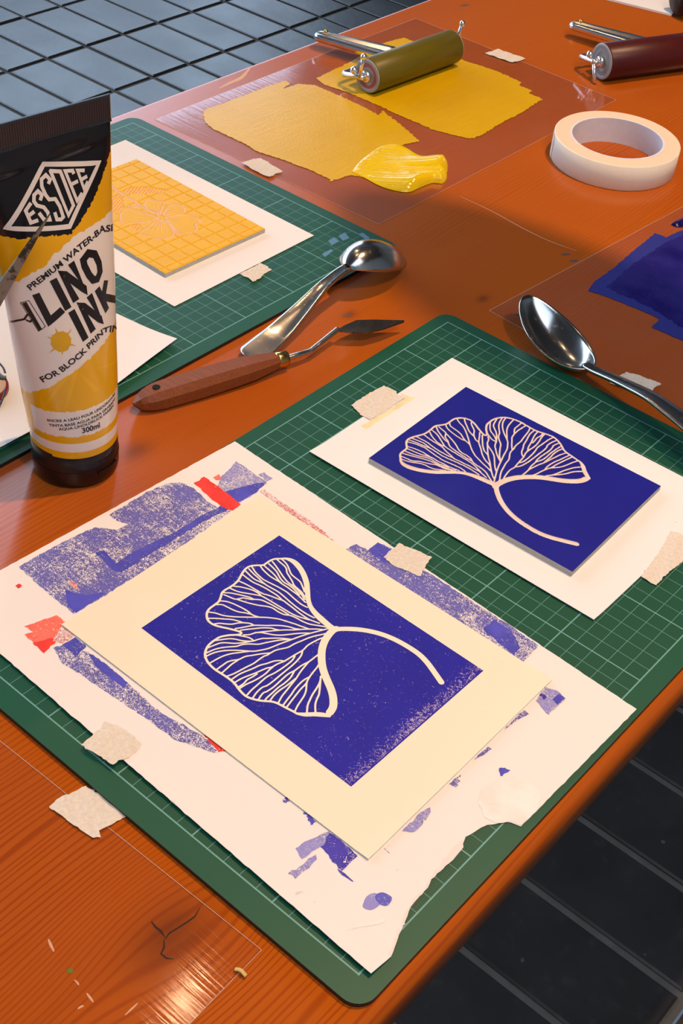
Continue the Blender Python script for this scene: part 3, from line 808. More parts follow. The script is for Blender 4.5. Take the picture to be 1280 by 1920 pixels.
# pale torn fibre edge
te = crop(560, 1500, 3.2, [(552, 945), (575, 885), (600, 810), (650, 700), (672, 640), (705, 600), (750, 550), (775, 525), (795, 475), (830, 440), (880, 395), (925, 360), (975, 300), (985, 262), (1000, 222)])
te2 = crop(560, 1500, 3.2, [(992, 222), (920, 290), (860, 372), (790, 462), (740, 545), (680, 600), (645, 665), (600, 770), (560, 880)])
mark('torn_edge', te + te2, 'torn_paper', jit=0.0004)
# the print
ZP = ZS + 0.0007
C = [un2(487, 928, ZP), un2(1035, 1275, ZP), un2(690, 1613, ZP), un2(115, 1172, ZP)]
def zprint(x, y): return ZP - 0.0002 + 0.0008 * max(0, min(1, (0.06 - y) / 0.02)) ** 2 + 0.0006 * max(0, min(1, (x - 0.235) / 0.012)) ** 2
pr = paper_thing('printed_card', 'cream card printed with a white veined leaf on blue', C, ZP - 0.0002, 'cream_paper', zprint, thick=0.0003)
pr['category'] = 'print'

# ---------------------------------------------------------------- the ginkgo leaf, traced once
S = 1280 / 140
O1, O2, O3, O4 = (380, 1040), (500, 1040), (380, 1170), (500, 1170)
def tr(o, *p): return [(o[0] + x / S, o[1] + y / S) for x, y in p]
VW = 25 / S
LEAF = []
def vein(w, *segs):
    LEAF.append(([q for s in segs for q in s], w))
vein(VW, tr(O2, (250, 75), (310, 130), (355, 190), (385, 260), (415, 330), (470, 385), (530, 430), (580, 480), (620, 570), (645, 640)))
vein(VW, tr(O2, (180, 90), (240, 145), (300, 195), (335, 245), (345, 310), (385, 375), (430, 450), (470, 530), (530, 585), (600, 650), (650, 730)))
vein(VW, tr(O2, (95, 120), (150, 190), (200, 260), (260, 350), (320, 430), (380, 490), (450, 540), (510, 590), (590, 680), (650, 770)))
vein(VW, tr(O2, (35, 160), (100, 220), (165, 290), (200, 350), (240, 420), (300, 480), (370, 520), (440, 570), (500, 630), (555, 690)))
vein(VW, tr(O2, (-57, 180), (0, 232), (80, 300), (150, 370), (200, 440), (250, 490)))
vein(VW, tr(O2, (-107, 205), (-57, 270), (0, 325), (60, 375), (130, 420), (200, 460), (270, 510), (350, 560), (430, 620), (500, 670), (560, 720), (620, 780), (660, 820)))
vein(VW, tr(O1, (845, 215), (900, 300), (970, 370), (1040, 430)), tr(O2, (0, 460), (100, 510), (200, 560), (270, 600), (350, 650), (440, 730), (520, 800), (600, 860), (690, 905)))
vein(VW, tr(O1, (790, 245), (870, 330), (950, 400), (1030, 480), (1060, 500)))
vein(VW, tr(O1, (730, 280), (800, 350), (880, 420), (970, 465), (1060, 505)), tr(O2, (0, 530), (90, 580), (180, 630), (260, 690), (340, 760), (420, 830), (520, 910), (620, 980), (720, 1040), (810, 1085)))
vein(VW, tr(O1, (690, 350), (780, 420), (870, 480), (960, 520), (1050, 565)), tr(O2, (0, 590), (80, 640), (160, 690), (220, 740), (270, 790)))
vein(VW, tr(O1, (630, 460), (740, 510), (850, 570), (950, 630), (1050, 680)), tr(O2, (0, 690), (100, 725), (200, 765), (280, 790), (360, 850), (440, 910), (540, 990), (640, 1060), (720, 1110), (820, 1150), (900, 1180)))
vein(VW, tr(O1, (540, 545), (640, 555), (750, 580), (850, 610), (930, 650), (990, 690)))
vein(VW, tr(O1, (470, 580), (560, 620), (660, 650), (780, 670), (900, 690), (1000, 710)), tr(O2, (0, 760), (100, 820), (200, 880), (300, 940), (400, 1000), (500, 1050), (620, 1090), (720, 1120)))
vein(VW, tr(O1, (370, 655), (470, 660), (580, 680), (690, 705), (790, 730), (870, 765)))
vein(VW, tr(O1, (365, 690), (450, 725), (550, 765), (620, 760), (690, 745), (760, 755), (830, 770), (900, 770), (1000, 780)), tr(O2, (0, 820), (90, 865), (180, 915), (270, 965), (340, 1010), (370, 1025)))
vein(VW, tr(O1, (590, 770), (680, 800), (800, 835), (950, 870)), tr(O2, (0, 890), (100, 920), (200, 985), (300, 1030), (400, 1045), (500, 1085), (620, 1150), (740, 1195), (860, 1215), (980, 1235), (1040, 1250)))
vein(VW, tr(O1, (300, 795), (400, 805), (500, 835), (600, 880), (700, 930), (780, 980), (850, 1035), (950, 1070)))
vein(VW, tr(O1, (220, 860), (330, 860), (420, 900), (520, 950), (620, 985), (720, 1000), (830, 1025)))
vein(VW, tr(O1, (90, 985), (220, 1005), (330, 1040), (450, 1060), (600, 1070), (800, 1075), (950, 1075)), tr(O2, (0, 1080), (100, 1090), (220, 1110), (350, 1150), (480, 1190), (600, 1235), (720, 1275)))
vein(VW, tr(O1, (100, 1095), (220, 1095), (350, 1105), (500, 1115), (620, 1145), (700, 1170), (800, 1180), (880, 1215)))
vein(VW, tr(O1, (180, 1195), (280, 1180), (390, 1190), (500, 1195), (600, 1175), (690, 1170)))
vein(VW, tr(O1, (560, 1270), (660, 1255), (760, 1235), (880, 1215), (1000, 1215)), tr(O2, (0, 1218), (130, 1215), (250, 1220), (380, 1240), (480, 1270), (550, 1280)))
vein(VW, tr(O3, (650, 110), (760, 95), (900, 80), (1000, 70)), tr(O4, (0, 70), (80, 75), (150, 95), (200, 105)))
vein(VW, tr(O3, (700, 190), (800, 185), (900, 155), (1000, 140)), tr(O4, (0, 130), (150, 115), (300, 105), (450, 105), (600, 95), (740, 90), (860, 90), (960, 100)))
vein(VW, tr(O3, (900, 150), (1000, 150), (1060, 160)), tr(O4, (0, 167), (100, 185), (220, 195), (350, 185), (480, 170), (600, 160), (720, 160)))
vein(VW, tr(O3, (560, 190), (700, 215), (800, 240), (870, 285)))
vein(VW, tr(O3, (200, 290), (330, 270), (450, 255), (550, 262), (650, 285), (760, 297), (860, 295), (940, 270), (1030, 250)), tr(O4, (0, 250), (150, 245), (280, 250), (420, 265)))
vein(VW, tr(O3, (90, 410), (200, 365), (300, 330), (400, 325), (550, 335), (680, 325), (780, 310), (870, 290)))
vein(VW, tr(O3, (60, 500), (200, 440), (320, 410), (450, 395), (580, 385), (680, 355), (800, 345), (950, 350), (1050, 330)), tr(O4, (0, 320), (100, 300), (220, 280), (340, 270), (430, 268)))
vein(VW, tr(O3, (70, 550), (180, 500), (300, 470), (450, 455), (600, 455), (750, 465), (880, 470), (1000, 450)), tr(O4, (0, 430), (100, 395), (220, 345), (330, 305), (430, 268), (560, 220), (700, 175), (830, 140), (960, 105), (1060, 80)))
vein(VW, tr(O3, (120, 675), (250, 600), (370, 545), (500, 510), (650, 490), (800, 470)))
vein(VW, tr(O3, (235, 785), (340, 710), (430, 650), (530, 625), (620, 610), (730, 560), (850, 540), (1000, 515), (1150, 500)))
vein(VW, tr(O3, (330, 840), (420, 760), (500, 690), (600, 625)))
vein(VW, tr(O3, (410, 900), (520, 860), (620, 810), (750, 740), (870, 680), (980, 600), (1060, 550)), tr(O4, (0, 540), (80, 490), (160, 450), (270, 425), (370, 400), (480, 340), (600, 290), (720, 240), (840, 205), (960, 180), (1060, 150)))
vein(VW, tr(O3, (480, 965), (600, 880), (700, 830), (850, 770), (980, 710)), tr(O4, (0, 680), (120, 640), (220, 630), (310, 640)))
vein(VW, tr(O3, (540, 1010), (660, 940), (780, 890), (900, 845), (1000, 800)), tr(O4, (0, 760), (90, 740), (180, 690), (300, 640), (400, 580), (500, 520), (620, 450), (700, 370), (800, 310), (900, 260), (970, 235)))
vein(VW, tr(O3, (600, 1090), (700, 1025), (760, 960), (850, 910), (930, 860)))
vein(VW, tr(O3, (620, 1115), (740, 1040), (860, 985), (980, 920), (1080, 850), (1140, 790), (1200, 740)))
vein(VW, tr(O3, (760, 1220), (830, 1140), (910, 1070), (990, 1000)), tr(O4, (0, 910), (120, 850), (250, 770), (360, 690), (440, 620), (480, 555)))
vein(VW, tr(O3, (850, 1280), (930, 1170), (1020, 1090)), tr(O4, (0, 1060), (100, 990), (220, 890), (330, 800), (440, 710), (530, 620), (590, 540), (610, 470)))
vein(VW, tr(O3, (950, 1300), (1030, 1190)), tr(O4, (0, 1160), (120, 1080), (230, 980), (330, 890), (400, 840), (480, 800), (560, 740), (640, 690), (720, 650), (800, 590), (870, 535)))
vein(VW, tr(O4, (-30, 1310), (0, 1270), (100, 1180), (200, 1090), (300, 1020), (400, 930), (450, 850), (470, 810)))
vein(VW, tr(O4, (50, 1325), (120, 1230), (220, 1140), (340, 1060), (440, 980), (490, 940)))
vein(VW, tr(O4, (200, 1350), (260, 1240), (340, 1140), (420, 1040), (500, 940), (570, 830), (650, 730), (710, 660)))
vein(VW, tr(O4, (280, 1395), (350, 1300), (420, 1210), (480, 1120), (560, 1030), (640, 960), (740, 905)))
vein(VW, tr(O4, (340, 1430), (430, 1310), (500, 1220), (580, 1120), (650, 1050), (690, 1000)))
vein(VW, tr(O4, (480, 1500), (530, 1400), (590, 1310), (640, 1230), (670, 1150), (680, 1060), (690, 990), (740, 900), (800, 820), (850, 760), (890, 700)))
vein(VW * 1.1, tr(O4, (685, 1540), (700, 1400), (740, 1300), (790, 1200), (850, 1110), (900, 1020), (920, 960)))
vein(VW * 1.1, tr(O4, (835, 1540), (830, 1400), (850, 1310), (890, 1220), (905, 1130), (915, 1020), (925, 900)))
vein(36 / S, tr(O2, (250, 72), (150, 75), (80, 95), (20, 130)), tr(O1, (1040, 180), (960, 185), (870, 190), (800, 205), (740, 240), (690, 300), (650, 370), (610, 440), (540, 510), (450, 570), (380, 610), (330, 660), (305, 740), (270, 810), (200, 865), (120, 925), (80, 980), (68, 1040), (80, 1110), (130, 1170), (200, 1210), (300, 1240), (420, 1265), (540, 1295), (625, 1320), (655, 1335)))
vein(36 / S, tr(O3, (655, 145), (650, 175), (560, 190), (450, 195), (300, 225), (220, 270), (150, 320), (90, 380), (50, 460), (40, 540), (70, 630), (130, 710), (220, 790), (330, 860), (420, 920), (500, 980), (560, 1040), (610, 1110), (670, 1180), (740, 1240), (830, 1280), (950, 1310), (1070, 1325)), tr(O4, (60, 1330), (150, 1350), (240, 1392), (330, 1440), (430, 1490), (520, 1540)))
vein([40 / S, 70 / S, 75 / S, 80 / S, 60 / S], tr(O4, (520, 1540), (650, 1555), (800, 1550), (920, 1555), (1065, 1575)))
vein(112 / S, tr(O4, (1080, 1520), (1125, 1450), (1142, 1370), (1135, 1250), (1100, 1120), (1040, 980), (980, 830), (948, 700), (938, 560), (948, 430), (990, 300), (1060, 190), (1130, 115), (1190, 85)))
vein([q / S for q in (70, 95, 105, 90, 75, 72, 80, 88, 90, 92, 95, 80, 50, 32)], tr(O2, (1160, 1275), (1050, 1205), (930, 1105), (830, 1005), (750, 895), (712, 780), (697, 640), (682, 500), (642, 370), (585, 260), (505, 160), (420, 100), (330, 72), (250, 70)))
st = crop(640, 1160, 4, [(-60, 85), (0, 78), (100, 80), (200, 93), (300, 118), (400, 158), (500, 213), (580, 268), (640, 328), (690, 395), (748, 478)])
vein([85 / S] * 2 + [88 / S] * 9, st)

# print rectangle in its own frame
PC = [np.array(un2(*q, ZP)) for q in ((525, 1004), (904, 1258), (660, 1475), (263, 1178))]       # far-left, far-right, near-right, near-left
PW, PH = 0.1470, 0.1050
def rect_uv(p):
    # affine fit of the traced rectangle to unit square
    return p
_src = np.array([[*PC[0], 1], [*PC[1], 1], [*PC[2], 1], [*PC[3], 1]]); _dst = np.array([(0, PH), (PW, PH), (PW, 0), (0, 0)])
AFF = np.linalg.lstsq(_src, _dst, rcond=None)[0]
strokes = []
pxm = 1.0 / 3050.0                                   # metres per photo pixel near the print
for pts, w in LEAF:
    q = [np.array([*un2(x, y, ZP), 1.0]) @ AFF for x, y in pts]
    ws = w if hasattr(w, '__len__') else [w] * len(pts)
    qq = catmull([np.array([*a, b]) for a, b in zip(q, ws)], 4)
    strokes.append(([a[:2] for a in qq], [max(0.3, a[2]) * pxm for a in qq]))
RES = 0.00034
GX = np.linspace(0, PW, int(PW / RES)); GY = np.linspace(0, PH, int(PH / RES))
SD = stroke_sdf(GX, GY, strokes)
# print on the card
LIN = AFF[:2].T; INV = np.linalg.inv(LIN)
gx, gy = np.meshgrid(GX, GY, indexing='ij')
off = AFF[2]
wx = INV @ (np.stack([gx.ravel(), gy.ravel()]) - off[:, None])
base = np.array(pr.location)
zz = np.array([zprint(x, y) for x, y in zip(*wx)]) + 0.0003 + 0.00006
v, f = grid_mesh(GX, GY, np.zeros((len(GX), len(GY))))
v = np.stack([wx[0], wx[1], zz], -1) - base
edge = PW - gx
rc = 0.0030                                            # rounded print corner at the right end
cut = np.minimum.reduce([gx + 1, np.full_like(gx, 1.0)])
o = np_obj('leaf_print', v, f, 'print_ink', pr, {'d': SD, 'e': edge + 0 * SD}, smooth=False)
o['label'] = 'white veined leaf on a blue ink rectangle'

# ---------------------------------------------------------------- blue lino block (mirror image of the print)
def lino_block(name, label, origin, ang, W, H, D, depth, top_mat, z0, thick, rim=0.0008):
    t = thing(name, label, 'lino block', (*origin, z0)); t.rotation_euler = (0, 0, ang)
    X = np.linspace(0, W, D.shape[0]); Y = np.linspace(0, H, D.shape[1])
    Z = thick - depth
    v, f = grid_mesh(X, Y, Z)
    o1 = np_obj('carved_surface', v, f, top_mat, t, {'d': D, 'h': Z})
    # sides
    def rim_line(idx): return [tuple(v[i]) for i in idx]
    nx, ny = D.shape
    loop = [i * ny for i in range(nx)] + [(nx - 1) * ny + j for j in range(1, ny)] + [i * ny + ny - 1 for i in range(nx - 2, -1, -1)] + [j for j in range(ny - 2, 0, -1)]
    V_ = rim_line(loop); n = len(V_); V2 = [(x, y, 0) for x, y, z in V_]
    F = [(i, i + n, (i + 1) % n + n, (i + 1) % n) for i in range(n)] + [tuple(range(n, 2 * n))]
    me = obj_from('backing', V_ + V2, F, 'lino_edge', t)
    me['label'] = 'grey lino backing'
    return t
ZB = MT + 0.0006; TB = 0.0037
BC = [np.array(un2(*q, ZB + TB)) for q in ((690, 860), (1065, 1070), (1243, 912), (877, 725))]
ba = math.atan2(*(BC[1] - BC[0])[::-1])
LD = SD[:, ::-1]
m = np.clip(-LD / 0.0012, 0, 1)
depth = 0.0011 * np.where(LD < 0, m ** 0.5, 0)
cen = sum(BC) / 4
ca, sa = math.cos(ba), math.sin(ba)
org = cen - np.array([PW / 2 * ca - PH / 2 * sa, PW / 2 * sa + PH / 2 * ca])
lino_block('lino_block', 'carved lino block inked blue with a pale veined leaf cut into it', tuple(org), ba, PW, PH, LD, depth, 'inked_lino', ZB, TB)

# ---------------------------------------------------------------- yellow lino block
ZY = MT + 0.0006
cY = lambda p: crop(180, 200, 4, p)
YC = [np.array(un2(*q, ZY + TB)) for q in ((60, 372), (315, 510), (497, 428), (248, 293))]
W2, H2 = 0.1500, 0.1020
ya = math.atan2(*(YC[2] - YC[3])[::-1])
ca, sa = math.cos(ya), math.sin(ya)
orgY = YC[2] - np.array([W2 * ca - H2 * sa, W2 * sa + H2 * ca])
def toY(pts):
    out = []
    for x, y in cY(pts):
        d = np.array(un2(x, y, ZY + TB)) - orgY; out.append(np.array([d[0] * ca + d[1] * sa, -d[0] * sa + d[1] * ca]))
    return out
ys = []
def ycurve(pts, w, closed=False):
    q = toY(pts); q = q + [q[0]] if closed else q
    q = catmull(q, 4); ys.append((q, [w] * len(q)))
GXY = np.linspace(0, W2, 430); GYY = np.linspace(0, H2, 292)
petals = [[(480, 850), (430, 870), (370, 920), (330, 945), (390, 965), (450, 985), (520, 990), (575, 965), (570, 920), (540, 870), (495, 845)],
          [(520, 830), (600, 815), (700, 815), (760, 840), (775, 870), (740, 885), (755, 910), (735, 935), (670, 950), (600, 925), (550, 870)],
          [(500, 800), (550, 740), (620, 735), (660, 770), (640, 800), (570, 800), (515, 815)],
          [(470, 810), (400, 780), (360, 730), (390, 700), (450, 705), (510, 715), (490, 760), (480, 800)],
          [(460, 830), (380, 800), (250, 765), (190, 790), (180, 840), (210, 875), (300, 870), (400, 860), (455, 840)]]
for p_ in petals: ycurve(p_, 0.0016, True)
ycurve([(470, 800), (340, 750), (280, 700), (180, 645), (120, 600), (80, 570)], 0.0020)
ycurve([(230, 740), (260, 755), (300, 745), (345, 752)], 0.0022)
for a_, b_ in (((480, 850), (440, 960)), ((485, 855), (490, 975)), ((490, 850), (540, 960)), ((470, 850), (400, 945)), ((495, 800), (560, 750)), ((500, 805), (620, 755)),
               ((475, 800), (410, 725)), ((478, 795), (450, 720)), ((520, 835), (620, 880)), ((525, 840), (680, 860)), ((450, 835), (300, 815)), ((450, 840), (260, 850))):
    ycurve([a_, tuple((np.array(a_) * 0.25 + np.array(b_) * 0.75))], 0.0008)
DY = stroke_sdf(GXY, GYY, ys, 0.003)
leafs = [[(180, 640), (230, 612), (280, 600), (400, 600), (545, 630), (420, 650), (300, 655)], [(170, 650), (100, 690), (70, 740), (60, 805), (150, 790), (205, 740), (200, 690)],
         [(560, 905), (640, 950), (600, 960), (575, 940)], [(250, 885), (330, 880), (320, 925), (280, 910)]]
gp = np.stack(np.meshgrid(GXY, GYY, indexing='ij'), -1).reshape(-1, 2)
fill = np.zeros(len(gp), bool)
for lf in leafs: fill |= inpoly(gp, [tuple(q) for q in catmull(toY(lf) + toY(lf)[:1], 4)])
fill = fill.reshape(DY.shape)
ridge = (np.sin(gp[:, 0] * 2300 + gp[:, 1] * 1200) > 0.75).reshape(DY.shape)
DY = np.where(fill & ~ridge, np.minimum(DY, -0.0009), DY)
# hand-cut square grid
px = (GXY - 0.0060) / 0.0125; py = (GYY - 0.0050) / 0.01245
cellx = np.abs(px - np.round(px)) * 0.0125; celly = np.abs(py - np.round(py)) * 0.01245
gdist = np.minimum(cellx[:, None], celly[None, :]) + 0.0
yex = np.abs(GXY - (W2 - 0.0045))[:, None] + 0 * gdist
petal_in = np.zeros(len(gp), bool)
for p_ in petals + leafs: petal_in |= inpoly(gp, [tuple(q) for q in catmull(toY(p_) + toY(p_)[:1], 3)])
petal_in = petal_in.reshape(DY.shape)
gd = np.where(petal_in, 1.0, gdist)
depthY = 0.0009 * np.clip(-DY / 0.0009, 0, 1) + np.where(DY > 0.0006, 0.0008 * np.clip(1 - gd / 0.0008, 0, 1), 0)
border = np.minimum.reduce([gp[:, 0].reshape(DY.shape), W2 - gp[:, 0].reshape(DY.shape), gp[:, 1].reshape(DY.shape), H2 - gp[:, 1].reshape(DY.shape)])
depthY = depthY + 0.0004 * np.clip(1 - border / 0.0012, 0, 1)
lino_block('lino_block', 'yellow inked lino block carved with a flower on a square grid', tuple(orgY), ya, W2, H2, DY, depthY, 'inked_yellow_lino', ZY, TB)

# ---------------------------------------------------------------- acetate sheets with rolled-out ink
def acetate(label, C, z=0.0003, m='acetate'):
    b = np.mean(np.array(C), 0); t = thing('acetate_sheet', label, 'plastic sheet', (float(b[0]), float(b[1]), 0))
    v, f, sm = sheet(C, z, 0.0002, 0.2)
    part('film', t, (v, f), m, sm)
    C = ccw(C)
    for i in range(4):
        a = np.array([*C[i], z + 0.00012]); b2 = np.array([*C[(i + 1) % 4], z + 0.00012])
        part('cut_edge', t, sweep([a, b2], 0.00009, 5), 'acetate_edge')
    return t
ZA = 0.0005
A1 = [(-0.379, 0.5015), (-0.127, 0.5060), (-0.1285, 0.8670), (-0.3815, 0.8755)]
ac1 = acetate('clear plastic sheet carrying rolled out yellow ink', A1)
e1 = np.array(un2(1280, 388)) - np.array(un2(917, 583)); e1 /= np.linalg.norm(e1); e2 = np.array([e1[1], -e1[0]]); o_ = np.array(un2(917, 583))
A2 = [tuple(o_), tuple(o_ + e2 * 0.252), tuple(o_ + e2 * 0.252 + e1 * 0.362), tuple(o_ + e1 * 0.362)]
ac2 = acetate('clear plastic sheet carrying rolled out blue ink', A2)
c3 = np.array(un2(490, 1782)); d3 = c3 - np.array(un2(0, 1390)); d3 /= np.linalg.norm(d3); n3 = np.array([d3[1], -d3[0]])
A3 = [tuple(c3), tuple(c3 - d3 * 0.362), tuple(c3 - d3 * 0.362 + n3 * 0.252), tuple(c3 + n3 * 0.252)]
ac3 = acetate('bare clear plastic sheet taped down beside the knot in the table wood', A3, m='acetate_clear')
def ink(name, label, polys, z=ZA, fine=0.0016, jit=0.0011, cat='ink'):
    pts = upoly(polys[0][0], z); b = np.mean(np.array(pts), 0)
    t = thing(name, label, cat, (float(b[0]), float(b[1]), z))
    for k, (px, m, dz, jt) in enumerate(polys):
        o = densify(ccw(upoly(px, z)), fine, jt)
        v, f, sm = sheet(o, z + dz, 0.00015, grid=0.02)
        part('ink_film' if k == 0 else 'ink_streak', t, (v, f), m, sm)
    return t
q7 = lambda p: crop(360, 130, 3.2, p)
q4 = lambda p: crop(560, 20, 2.56, p)
slab1 = q7([(62, 268), (85, 240), (200, 200), (330, 150), (450, 102), (565, 66), (585, 86), (535, 122), (640, 86), (740, 96), (860, 150), (1000, 212), (1120, 275)]) + \
        q4([(400, 480), (480, 540), (580, 628), (490, 646), (470, 690), (330, 800), (250, 790), (150, 820)]) + q7([(830, 662), (700, 600), (560, 548), (380, 488), (300, 438), (120, 356), (75, 312)])
ink('yellow_ink_patch', 'flat rolled patch of yellow ink joined to the wet ink blob', [(slab1, 'yellow_ink', 0.0, 0.00055)])
slab2 = q4([(85, 325), (130, 302), (240, 250), (390, 160), (500, 130), (545, 146), (640, 175), (780, 235), (950, 290), (1070, 345), (1055, 357), (1120, 385), (1105, 397), (1170, 425), (1050, 500),
            (960, 545), (870, 602), (820, 615), (740, 596), (640, 570), (500, 510), (370, 450), (230, 390), (120, 356)])
ink('yellow_ink_patch', 'flat rolled patch of yellow ink under the olive roller', [(slab2, 'yellow_ink', 0.0, 0.00055)])
qb = lambda p: crop(1100, 380, 7.111, p)
slab3 = qb([(10, 1170), (110, 1040), (330, 890), (600, 660), (910, 405), (1060, 465), (1120, 430), (1280, 362), (2100, 140), (2900, 700), (2700, 1500), (2300, 2150), (1280, 1840), (855, 1660), (970, 1555), (850, 1490), (500, 1345), (200, 1230)])
slab3b = qb([(260, 1130), (520, 900), (760, 720), (1040, 540), (1300, 430), (2050, 250), (2700, 720), (2500, 1500), (2200, 2000), (1300, 1690), (1000, 1500), (860, 1400), (560, 1270)])
ink('blue_ink_patch', 'flat rolled patch of deep blue ink on the clear sheet', [(slab3, 'blue_ink_thin', 0.0, 0.0003), (slab3b, 'blue_ink', 0.0002, 0.0007)])

# wet blobs
def blob(name, label, px, m, z, hmax, wet=None, seed=1, step=0.0009, furrow=0.0, stretch=(1, 1)):
    r = np.random.default_rng(seed)
    o = [tuple(q) for q in catmull([np.array(q) for q in upoly(px, z)] + [np.array(upoly(px[:1], z)[0])], 5)[:-1]]
    a = np.array(o); cx, cy = a.mean(0); n = len(a)
    s0, s1 = a, np.roll(a, -1, 0); d = s1 - s0; L2 = (d ** 2).sum(1)
    ph = r.uniform(0, 6.28, 8); fx = r.uniform(150, 420, 8); fy = r.uniform(150, 420, 8)
    def hh(x, y):
        q = np.array([x, y]); t = np.clip(((q - s0) * d).sum(1) / L2, 0, 1); e = np.hypot(*(q - s0 - t[:, None] * d).T).min()
        k = min(1.0, e / 0.006); w = sum(math.sin(fx[i] * x + ph[i]) * math.cos(fy[i] * y + ph[-i]) for i in range(5)) / 5
        g_ = wet(x, y) if wet else 1.0
        fr_ = 0.0
        if furrow:
            v_ = ((q - rootb) @ np.array([-fdir[1], fdir[0]])) ; fr_ = furrow * (math.sin(v_ * 1500 + 1.3 * math.sin(v_ * 500)) + 0.6 * math.sin(v_ * 830 + 2)) * k
            g_ = g_ * (1 + 0.35 * math.sin(v_ * 190 + 0.6))
        return 0.0004 + hmax * math.sqrt(max(0, k)) * (0.85 + (0.12 if furrow else 0.45) * w) * g_ + fr_
    b = a.mean(0); t = thing(name, label, 'ink', (float(b[0]), float(b[1]), z))
    v, f, sm = sheet(o, z, hh, grid=step)
    part('blob_surface', t, (v, f), m, sm)
    return t
tipb = np.array(un2(825, 325, ZA)); rootb = np.array(un2(690, 300, ZA))
fdir = (tipb - rootb) / np.linalg.norm(tipb - rootb)
def wetf(x, y):
    k = np.clip(((np.array([x, y]) - rootb) @ (tipb - rootb)) / ((tipb - rootb) ** 2).sum(), 0, 1.2); return 0.06 + 0.94 * k ** 2
blob('yellow_ink_blob', 'thick wet squeeze of bright yellow ink with furrowed top', q4([(255, 775), (300, 720), (400, 650), (485, 648), (560, 690), (600, 705), (640, 705), (685, 712), (712, 745), (712, 775), (690, 780), (712, 800), (690, 830), (640, 828), (580, 850), (525, 872), (450, 862), (380, 838), (310, 800)]),
     'yellow_ink_wet', ZA + 0.0002, 0.0120, wetf, 3, furrow=0.00028)
blob('blue_ink_blob', 'small wet lump of dark blue ink on the clear sheet', qb([(1118, 292), (1160, 262), (1210, 235), (1300, 205), (1420, 190), (1480, 230), (1420, 300), (1300, 318), (1200, 322)]), 'blue_ink_wet', ZA + 0.0002, 0.004, None, 5)

# ---------------------------------------------------------------- torn pieces of masking tape
def tape(label, px, z, m='masking_tape', curl=False):
    o = densify(ccw(upoly(px, z)), 0.0016, 0.00028); b = np.mean(np.array(o), 0)
    t = thing('masking_tape_piece', label, 'tape', (float(b[0]), float(b[1]), z))
    v, f, sm = sheet(o, (lambda x, y: max(z, zscrap(x, y) + 0.0004 if curl else z) + 0.0005 * math.sin(x * 260 + y * 90) ** 2), 0.00013, grid=0.003)
    part('tape_strip', t, (v, f), m, sm)
    return t
TZ = MT + 0.0007
tape('short torn piece of masking tape on the clear sheet edge beside the yellow patch', q7([(295, 560), (350, 545), (412, 535), (480, 575), (545, 615), (500, 628), (470, 648), (440, 640), (360, 600)]), ZA + 0.0008)
tape('torn piece of masking tape holding the sheet under the yellow lino block', crop(220, 430, 2.246, [(513, 190), (560, 165), (600, 143), (625, 155), (650, 170), (615, 190), (600, 207), (570, 223), (552, 205)]), TZ)
tape('clean oblong piece of masking tape beside the olive roller', q4([(892, 205), (955, 185), (1088, 230), (1060, 242), (1022, 250), (950, 225)]), ZA + 0.0008)
tape('torn piece of masking tape under the handle of the face-up spoon', crop(900, 380, 3.368, [(815, 1140), (880, 1095), (925, 1070), (1040, 1105), (1143, 1145), (1100, 1170), (1075, 1212), (1000, 1190), (900, 1170)]), ZA + 0.0006)
tape('torn masking tape over yellowed glue marks beside the blue lino block', crop(640, 570, 4, [(72, 760), (190, 685), (318, 612), (350, 630), (412, 655), (420, 680), (480, 705), (350, 790), (215, 872), (140, 832), (110, 800)]), TZ)
_res = crop(640, 570, 4, [(145, 910), (210, 880), (350, 795), (480, 710), (440, 668), (555, 703), (380, 810), (180, 943)])
tape('torn masking tape joining the scrap sheet to the mat beside its blue strip', crop(240, 980, 1.829, [(875, 120), (905, 92), (930, 72), (985, 95), (1042, 120), (1020, 150), (1000, 185), (940, 160), (905, 145)]), TZ)
tape('torn masking tape on the plain margin of the scrap sheet and mat border', crop(0, 1180, 4, [(610, 895), (680, 830), (760, 740), (785, 695), (900, 740), (1000, 800), (1060, 865), (1020, 930), (950, 985), (890, 1005), (850, 1045), (740, 975)]), TZ, curl=True)
tape('wide torn masking tape on bare wood over the edge of the clear sheet', crop(0, 1280, 2.37, [(218, 553), (250, 520), (290, 500), (335, 485), (380, 460), (450, 500), (510, 548), (568, 590), (520, 615), (480, 640), (440, 660), (448, 690), (415, 692), (320, 630)]), 0.0008)
tape('torn masking tape on the sheet corner shaded beside the blue lino block', crop(560, 660, 1.778, [(1140, 750), (1175, 705), (1210, 650), (1240, 597), (1262, 602), (1285, 620), (1330, 640), (1290, 690), (1240, 730), (1190, 778), (1165, 765)]), TZ)
v, f, sm = sheet(densify(ccw(upoly(_res, TZ)), 0.002, 0.0002), MT + 0.00056, 0.00003, grid=0.01)
wp = [o for o in COL.objects if o.get('label', '').startswith('white sheet taped to the mat under the blue')][0]
part('glue_mark', wp, (v, f), 'yellow_residue', sm)

